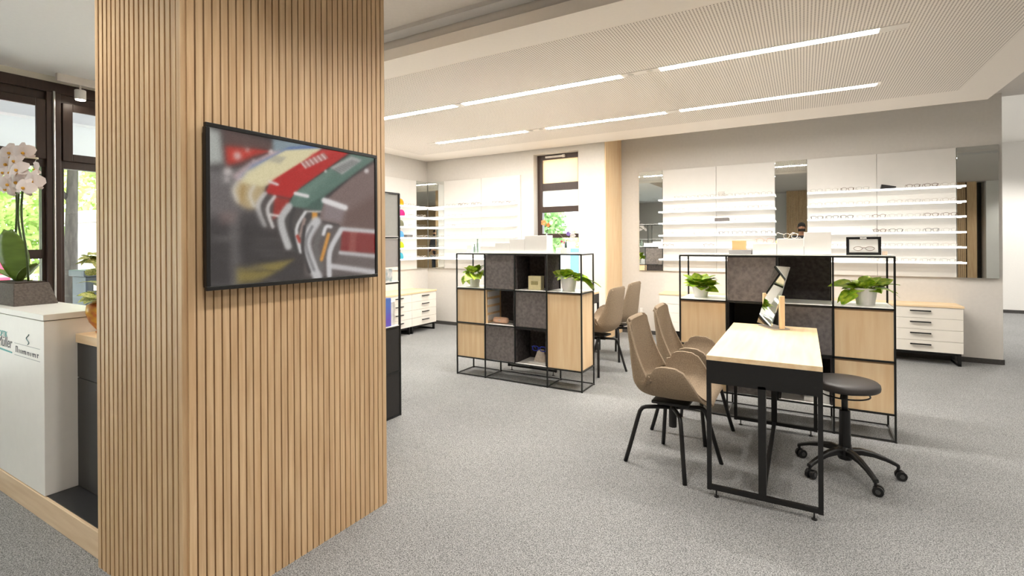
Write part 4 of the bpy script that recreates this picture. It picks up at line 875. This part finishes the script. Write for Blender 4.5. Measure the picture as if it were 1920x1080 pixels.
# ------------------------------------------------------------------ person behind the camera, seen only in the mirror
def skin_body(name, verts, edges, m, parent, root=0, sub=2, loc=(0, 0, 0)):
    me_ = bpy.data.meshes.new(name); me_.from_pydata([v[:3] for v in verts], edges, []); me_.materials.append(m)
    o = bpy.data.objects.new(name, me_); COL.objects.link(o); o.parent = parent
    o.modifiers.new('skin', 'SKIN').use_smooth_shade = True
    for i, v in enumerate(verts):
        sv_ = me_.skin_vertices[0].data[i]; r_ = v[3]; sv_.radius = r_ if isinstance(r_, tuple) else (r_, r_); sv_.use_root = (i == root)
    md = o.modifiers.new('sub', 'SUBSURF'); md.levels = sub; md.render_levels = sub
    return o
pe = thing('person', 'person in a dark jacket with short dark hair and beard standing in the open shop', 'person', (-.03, -.42, 0), 0)
M_skin = mat('skin', C(196, 142, 112), .55, noise=.04, nscale=60); M_hair = mat('dark hair', C(30, 24, 22), .7, noise=.2, nscale=150, bump=.3); M_jacket = mat('dark jacket', C(40, 40, 46), .8, noise=.1, nscale=120); M_trouser = mat('dark trousers', C(44, 46, 54), .85, noise=.1); M_shoe = mat('black shoe', C(24, 22, 22), .5, noise=.1)
# y+ is where the person faces; head bowed forward
def sidev(s):
    arm = [(s*.20, 0, 1.47, .055), (s*.235, .02, 1.22, .042), (s*.17, .19, 1.10, .034), (s*.125, .27, 1.13, .026), (s*.11, .31, 1.14, .03)]
    leg = [(s*.095, 0, .90, .085), (s*.10, .02, .50, .058), (s*.11, -.02, .09, .042), (s*.12, .10, .035, .036)]
    return arm, leg
V = [(0, 0, .96, .13), (0, -.01, 1.18, .13), (0, -.01, 1.38, .15), (0, 0, 1.50, .07), (0, .02, 1.57, .055), (0, .045, 1.645, .075), (0, .055, 1.72, .088), (0, .04, 1.79, .06)]
Ed = [(0, 1), (1, 2), (2, 3), (3, 4), (4, 5), (5, 6), (6, 7)]
for s_ in (-1, 1):
    arm, leg = sidev(s_)
    b0 = len(V); V += arm; Ed += [(2, b0)]+[(b0+i, b0+i+1) for i in range(4)]
    hand = b0+4
    for k, (dx, ln) in enumerate(((-.018, .058), (-.006, .066), (.006, .062), (.017, .05))):
        c0 = len(V); V += [(s_*(.11)+dx, .335, 1.135, .009), (s_*.11+dx, .335+ln*.6, 1.12, .0085), (s_*.105+dx, .335+ln*.8, 1.09, .007)]; Ed += [(hand, c0), (c0, c0+1), (c0+1, c0+2)]
    c0 = len(V); V += [(s_*.08, .30, 1.15, .010), (s_*.06, .33, 1.15, .009)]; Ed += [(b0+3, c0), (c0, c0+1)]
    b1 = len(V); V += leg; Ed += [(0, b1)]+[(b1+i, b1+i+1) for i in range(3)]
skin_body('body', V, Ed, M_skin, pe)
JV = [(0, 0, .90, .155), (0, -.01, 1.18, .15), (0, -.01, 1.38, .168), (0, 0, 1.50, .088)]; JE = [(0, 1), (1, 2), (2, 3)]
for s_ in (-1, 1):
    b0 = len(JV); JV += [(s_*.21, 0, 1.46, .072), (s_*.24, .02, 1.22, .058), (s_*.175, .18, 1.10, .046), (s_*.135, .25, 1.125, .038)]; JE += [(2, b0)]+[(b0+i, b0+i+1) for i in range(3)]
skin_body('jacket', JV, JE, M_jacket, pe)
TV_ = [(0, 0, .95, .14)]; TE = []
for s_ in (-1, 1): b0 = len(TV_); TV_ += [(s_*.095, 0, .86, .10), (s_*.10, .02, .50, .074), (s_*.11, -.01, .08, .058)]; TE += [(0, b0), (b0, b0+1), (b0+1, b0+2)]
skin_body('trousers', TV_, TE, M_trouser, pe)
for s_ in (-1, 1):
    MB().grid(lambda u, v: (s_*.12+.045*math.cos(2*PI*v)*math.sin(PI*(.08+.84*u))**.4, -.07+.27*u, .0+max(0, .045+.045*math.sin(2*PI*v)*(1-.4*u))), 8, 12).build('shoe', M_shoe, pe, smooth=True, local=True)
hx, hy, hz = 0, .05, 1.735
MB().grid(lambda u, v: (hx+.098*math.sin(PI*.62*u)*math.cos(2*PI*v), hy-.015+.112*math.sin(PI*.62*u)*math.sin(2*PI*v)-.02*u, hz+.005+.112*math.cos(PI*.62*u)+(.05*u*max(0, math.sin(2*PI*v)))), 10, 20).build('hair', M_hair, pe, smooth=True, local=True)
MB().grid(lambda u, v: (hx+.074*math.cos(PI*u), hy+.015+.08*math.sin(PI*u), 1.615+.07*v), 14, 5).build('beard', M_hair, pe, smooth=True, solid=.018, local=True)
MB().tube([(0, .138, 1.735), (0, .162, 1.70), (0, .15, 1.69)], [.008, .014, .008], 8).build('nose', M_skin, pe, smooth=True, local=True)
for s_ in (-1, 1):
    MB().lathe([(0, 0), (.009, .002), (.009, .010), (0, .012)], (s_*.032, .128, 1.728), 10).build('eye', mat('dark eye', C(40, 30, 26), .3, noise=.1), pe, local=True)
    MB().tube([(s_*.092, .03, 1.74), (s_*.104, .02, 1.73), (s_*.100, .025, 1.70), (s_*.09, .035, 1.69)], .009, 6).build('ear', M_skin, pe, smooth=True, local=True)

# ------------------------------------------------------------------ outdoors, seen through the glass
M_pave = mat('pale paving', C(196, 192, 186), .9, noise=.08, nscale=3); M_bark = mat('grey bark', C(62, 57, 52), .95, noise=.3, nscale=9, stretch=(3, 3, .7), bump=.5)
struct(B(-60, -5.8, -40, 50, -.25, -.12).build('ground', M_pave), 'pale paved street outside')
struct(B(-5.8, 20, 6.95, 50, -.25, -.121).build('ground', M_pave), 'pale paved yard outside')
M_can = frosted('pale grey awning cloth', C(216, 216, 218), .5)
cn = thing('canopy', 'grey ribbed canopy over the pavement outside the windows', 'canopy', (-6.7, -.5, 2.46))
B(-7.7, -5.9, -6, 4, 2.86, 2.95).build('deck', M_can, cn); B(-7.7, -7.5, -6, 4, 2.44, 2.86).build('fascia', M_can, cn); B(-6.75, -6.6, -6, 4, 2.66, 2.86).build('beam', M_can, cn)
def foliage(mb, c, r, n, sz, rd):
    for _ in range(n):
        while True:
            p = Vector((rd.uniform(-1, 1), rd.uniform(-1, 1), rd.uniform(-1, 1)))
            if .25 < p.length < 1: break
        q = Vector((c[0]+p.x*r[0], c[1]+p.y*r[1], c[2]+p.z*r[2])); a = Vector((rd.gauss(0, 1), rd.gauss(0, 1), rd.gauss(0, 1))).normalized(); b = a.orthogonal().normalized(); s_ = sz*rd.uniform(.6, 1.3)
        mb.add([q-a*s_, q+b*s_*.5, q+a*s_, q-b*s_*.5], [(0, 1, 2, 3)])
M_fol = [mat('light green foliage', C(150, 184, 92), .7, nscale=.8, col2=C(214, 226, 156)), mat('mid green foliage', C(112, 156, 92), .7, nscale=.8, col2=C(178, 206, 130))]
def tree(name, label, x, y, h, crowns, k, tr_=.16, n=4200, sz=.085):
    rd = random.Random(int(x*10+y*7)); t = thing(name, label, 'tree' if tr_ else 'bush', (x, y, -.12))
    if tr_:
        MB().tube([(x, y, -.12), (x+.05, y, h*.5), (x, y+.05, h)], [tr_*1.2, tr_, tr_*.8], 12).build('trunk', M_bark, t, smooth=True)
        MB().tube([(x, y, h*.72), (x+.2, y-.7, h*.98), (x+.3, y-1.2, h*1.2)], [tr_*.5, tr_*.4, tr_*.2], 8).build('branch', M_bark, t, smooth=True)
    mb = MB()
    for c, r_ in crowns: foliage(mb, c, r_, n, sz, rd)
    o = mb.build('crown', M_fol[k], t); o['kind'] = 'stuff'
tree('street_tree', 'grey barked street tree in front of the window', -10.0, 3.29, 2.9, [((-10.2, 3.4, 3.9), (1.9, 2.4, 1.3)), ((-10.3, 1.6, 3.4), (1.2, 1.6, .9)), ((-10.4, 4.6, 3.0), (1.0, 1.0, .9))], 0, .082)
tree('street_tree', 'leafy tree farther along the pavement', -15.5, 1.0, 3.2, [((-15.5, 1.5, 4.2), (1.8, 4.0, 2.0)), ((-15.5, -3.5, 4.2), (2, 3, 2))], 1, .2, 6000, .13)
tree('hedge_bush', 'pale green bushes on the bank across the street', -18.5, 6.0, 1, [((-18.5, 4.5, 1.9), (1.2, 3.2, 1.7)), ((-18.5, 9.5, 1.9), (1.2, 3.0, 1.6)), ((-19, -1.5, 2.0), (1.2, 3.6, 1.8))], 0, 0, 5000, .13)
tree('street_tree', 'light green tree far beyond the grey barked tree', -22.5, 9.0, 3.5, [((-22.5, 9.0, 5.5), (1.6, 3.2, 2.4))], 0, .18, 5000, .15)
vn = thing('kiosk', 'white kiosk with a rounded roof across the street', 'kiosk', (-14.2, 5.2, -.12))
B(-15.2, -13.2, 4.95, 7.4, -.12, 1.9).build('body', M_lacq, vn, bevel=.05); MB().prism([(-15.35, 1.9), (-13.05, 1.9), (-13.3, 2.15), (-15.1, 2.15)], 'y', 4.8, 7.55).build('roof', M_lacq, vn, bevel=.05); B(-13.22, -13.18, 5.3, 6.9, .9, 1.6).build('window', mat('pale glazing', C(206, 220, 226), .2, noise=.03), vn)
bn = thing('utility_cabinet', 'dark grey utility cabinet on the pavement outside', 'cabinet', (-8.0, 2.95, -.12))
B(-8.2, -7.8, 2.72, 3.5, -.12, .98).build('body', mat('slate grey metal', C(46, 54, 60), .5, noise=.05), bn, bevel=.01); B(-8.23, -7.77, 2.69, 3.53, .98, 1.06).build('lid', MATS['slate grey metal'], bn, bevel=.01); B(-7.80, -7.785, 2.80, 3.4, .8, .88).build('label_plate', M_lacq, bn)
fe = thing('street_railing', 'pale grey metal railing along the pavement', 'railing', (-11.5, 2.0, -.12))
for z in (.35, .85): B(-11.52, -11.48, -4, 8, z, z+.04).build('rail', mat('galvanised steel', C(168, 172, 176), .4, .4, noise=.05), fe)
for k in range(25): B(-11.52, -11.48, -4+k*.5, -3.97+k*.5, -.12, .87).build('post', MATS['galvanised steel'], fe)
tag(B(-13.5, -13.3, 3.0, 3.55, -.12, 1.35).build('street_sign', mat('red sign', C(226, 60, 92), .5, noise=.05)), 'red and white sign across the street', 'sign')
tag(B(-13.5, -13.3, 2.9, 3.2, 1.36, 1.75).build('street_sign', mat('yellow sign', C(240, 200, 60), .5, noise=.05)), 'yellow sign across the street', 'sign')
hb = thing('street_house', 'pale rendered house across the street with blue grey windows', 'building', (-24, -12, -.12))
B(-28, -24, -26, -2, -.12, 9).build('wall', mat('pale render', C(226, 224, 218), .9, noise=.03), hb)
for j in range(2):
    for k in range(7): B(-24.02, -23.95, -25+k*3.2, -23.4+k*3.2, 1.2+j*3.4, 3.0+j*3.4).build('window', mat('blue grey glazing', C(130, 152, 166), .2, noise=.05), hb)
# behind the narrow corner window
tree('garden_bush', 'green garden bush outside the narrow corner window', -4.6, 9.2, 1, [((-4.75, 9.3, 1.75), (.55, .6, .75))], 1, 0, 2600, .06)
tree('garden_bush', 'far pale green bush in the yard', -5.0, 14.0, 1, [((-5.9, 14, .8), (1.2, .8, .95))], 0, 0, 1200, .12)
for k, (x, c, w_, h) in enumerate(((-4.05, C(120, 170, 215), .3, 1.25), (-4.45, C(236, 238, 244), .32, 1.38), (-4.75, C(196, 208, 226), .26, 1.30))):
    tag(B(x-w_/2, x+w_/2, 9.6+.2*k, 9.9+.2*k, -.12, h).build('storage_bin', mat('bin %d' % k, c, .5, noise=.05), bevel=.02), ('sky blue', 'white', 'pale blue')[k]+' storage bin in the yard outside the corner window', 'bin')
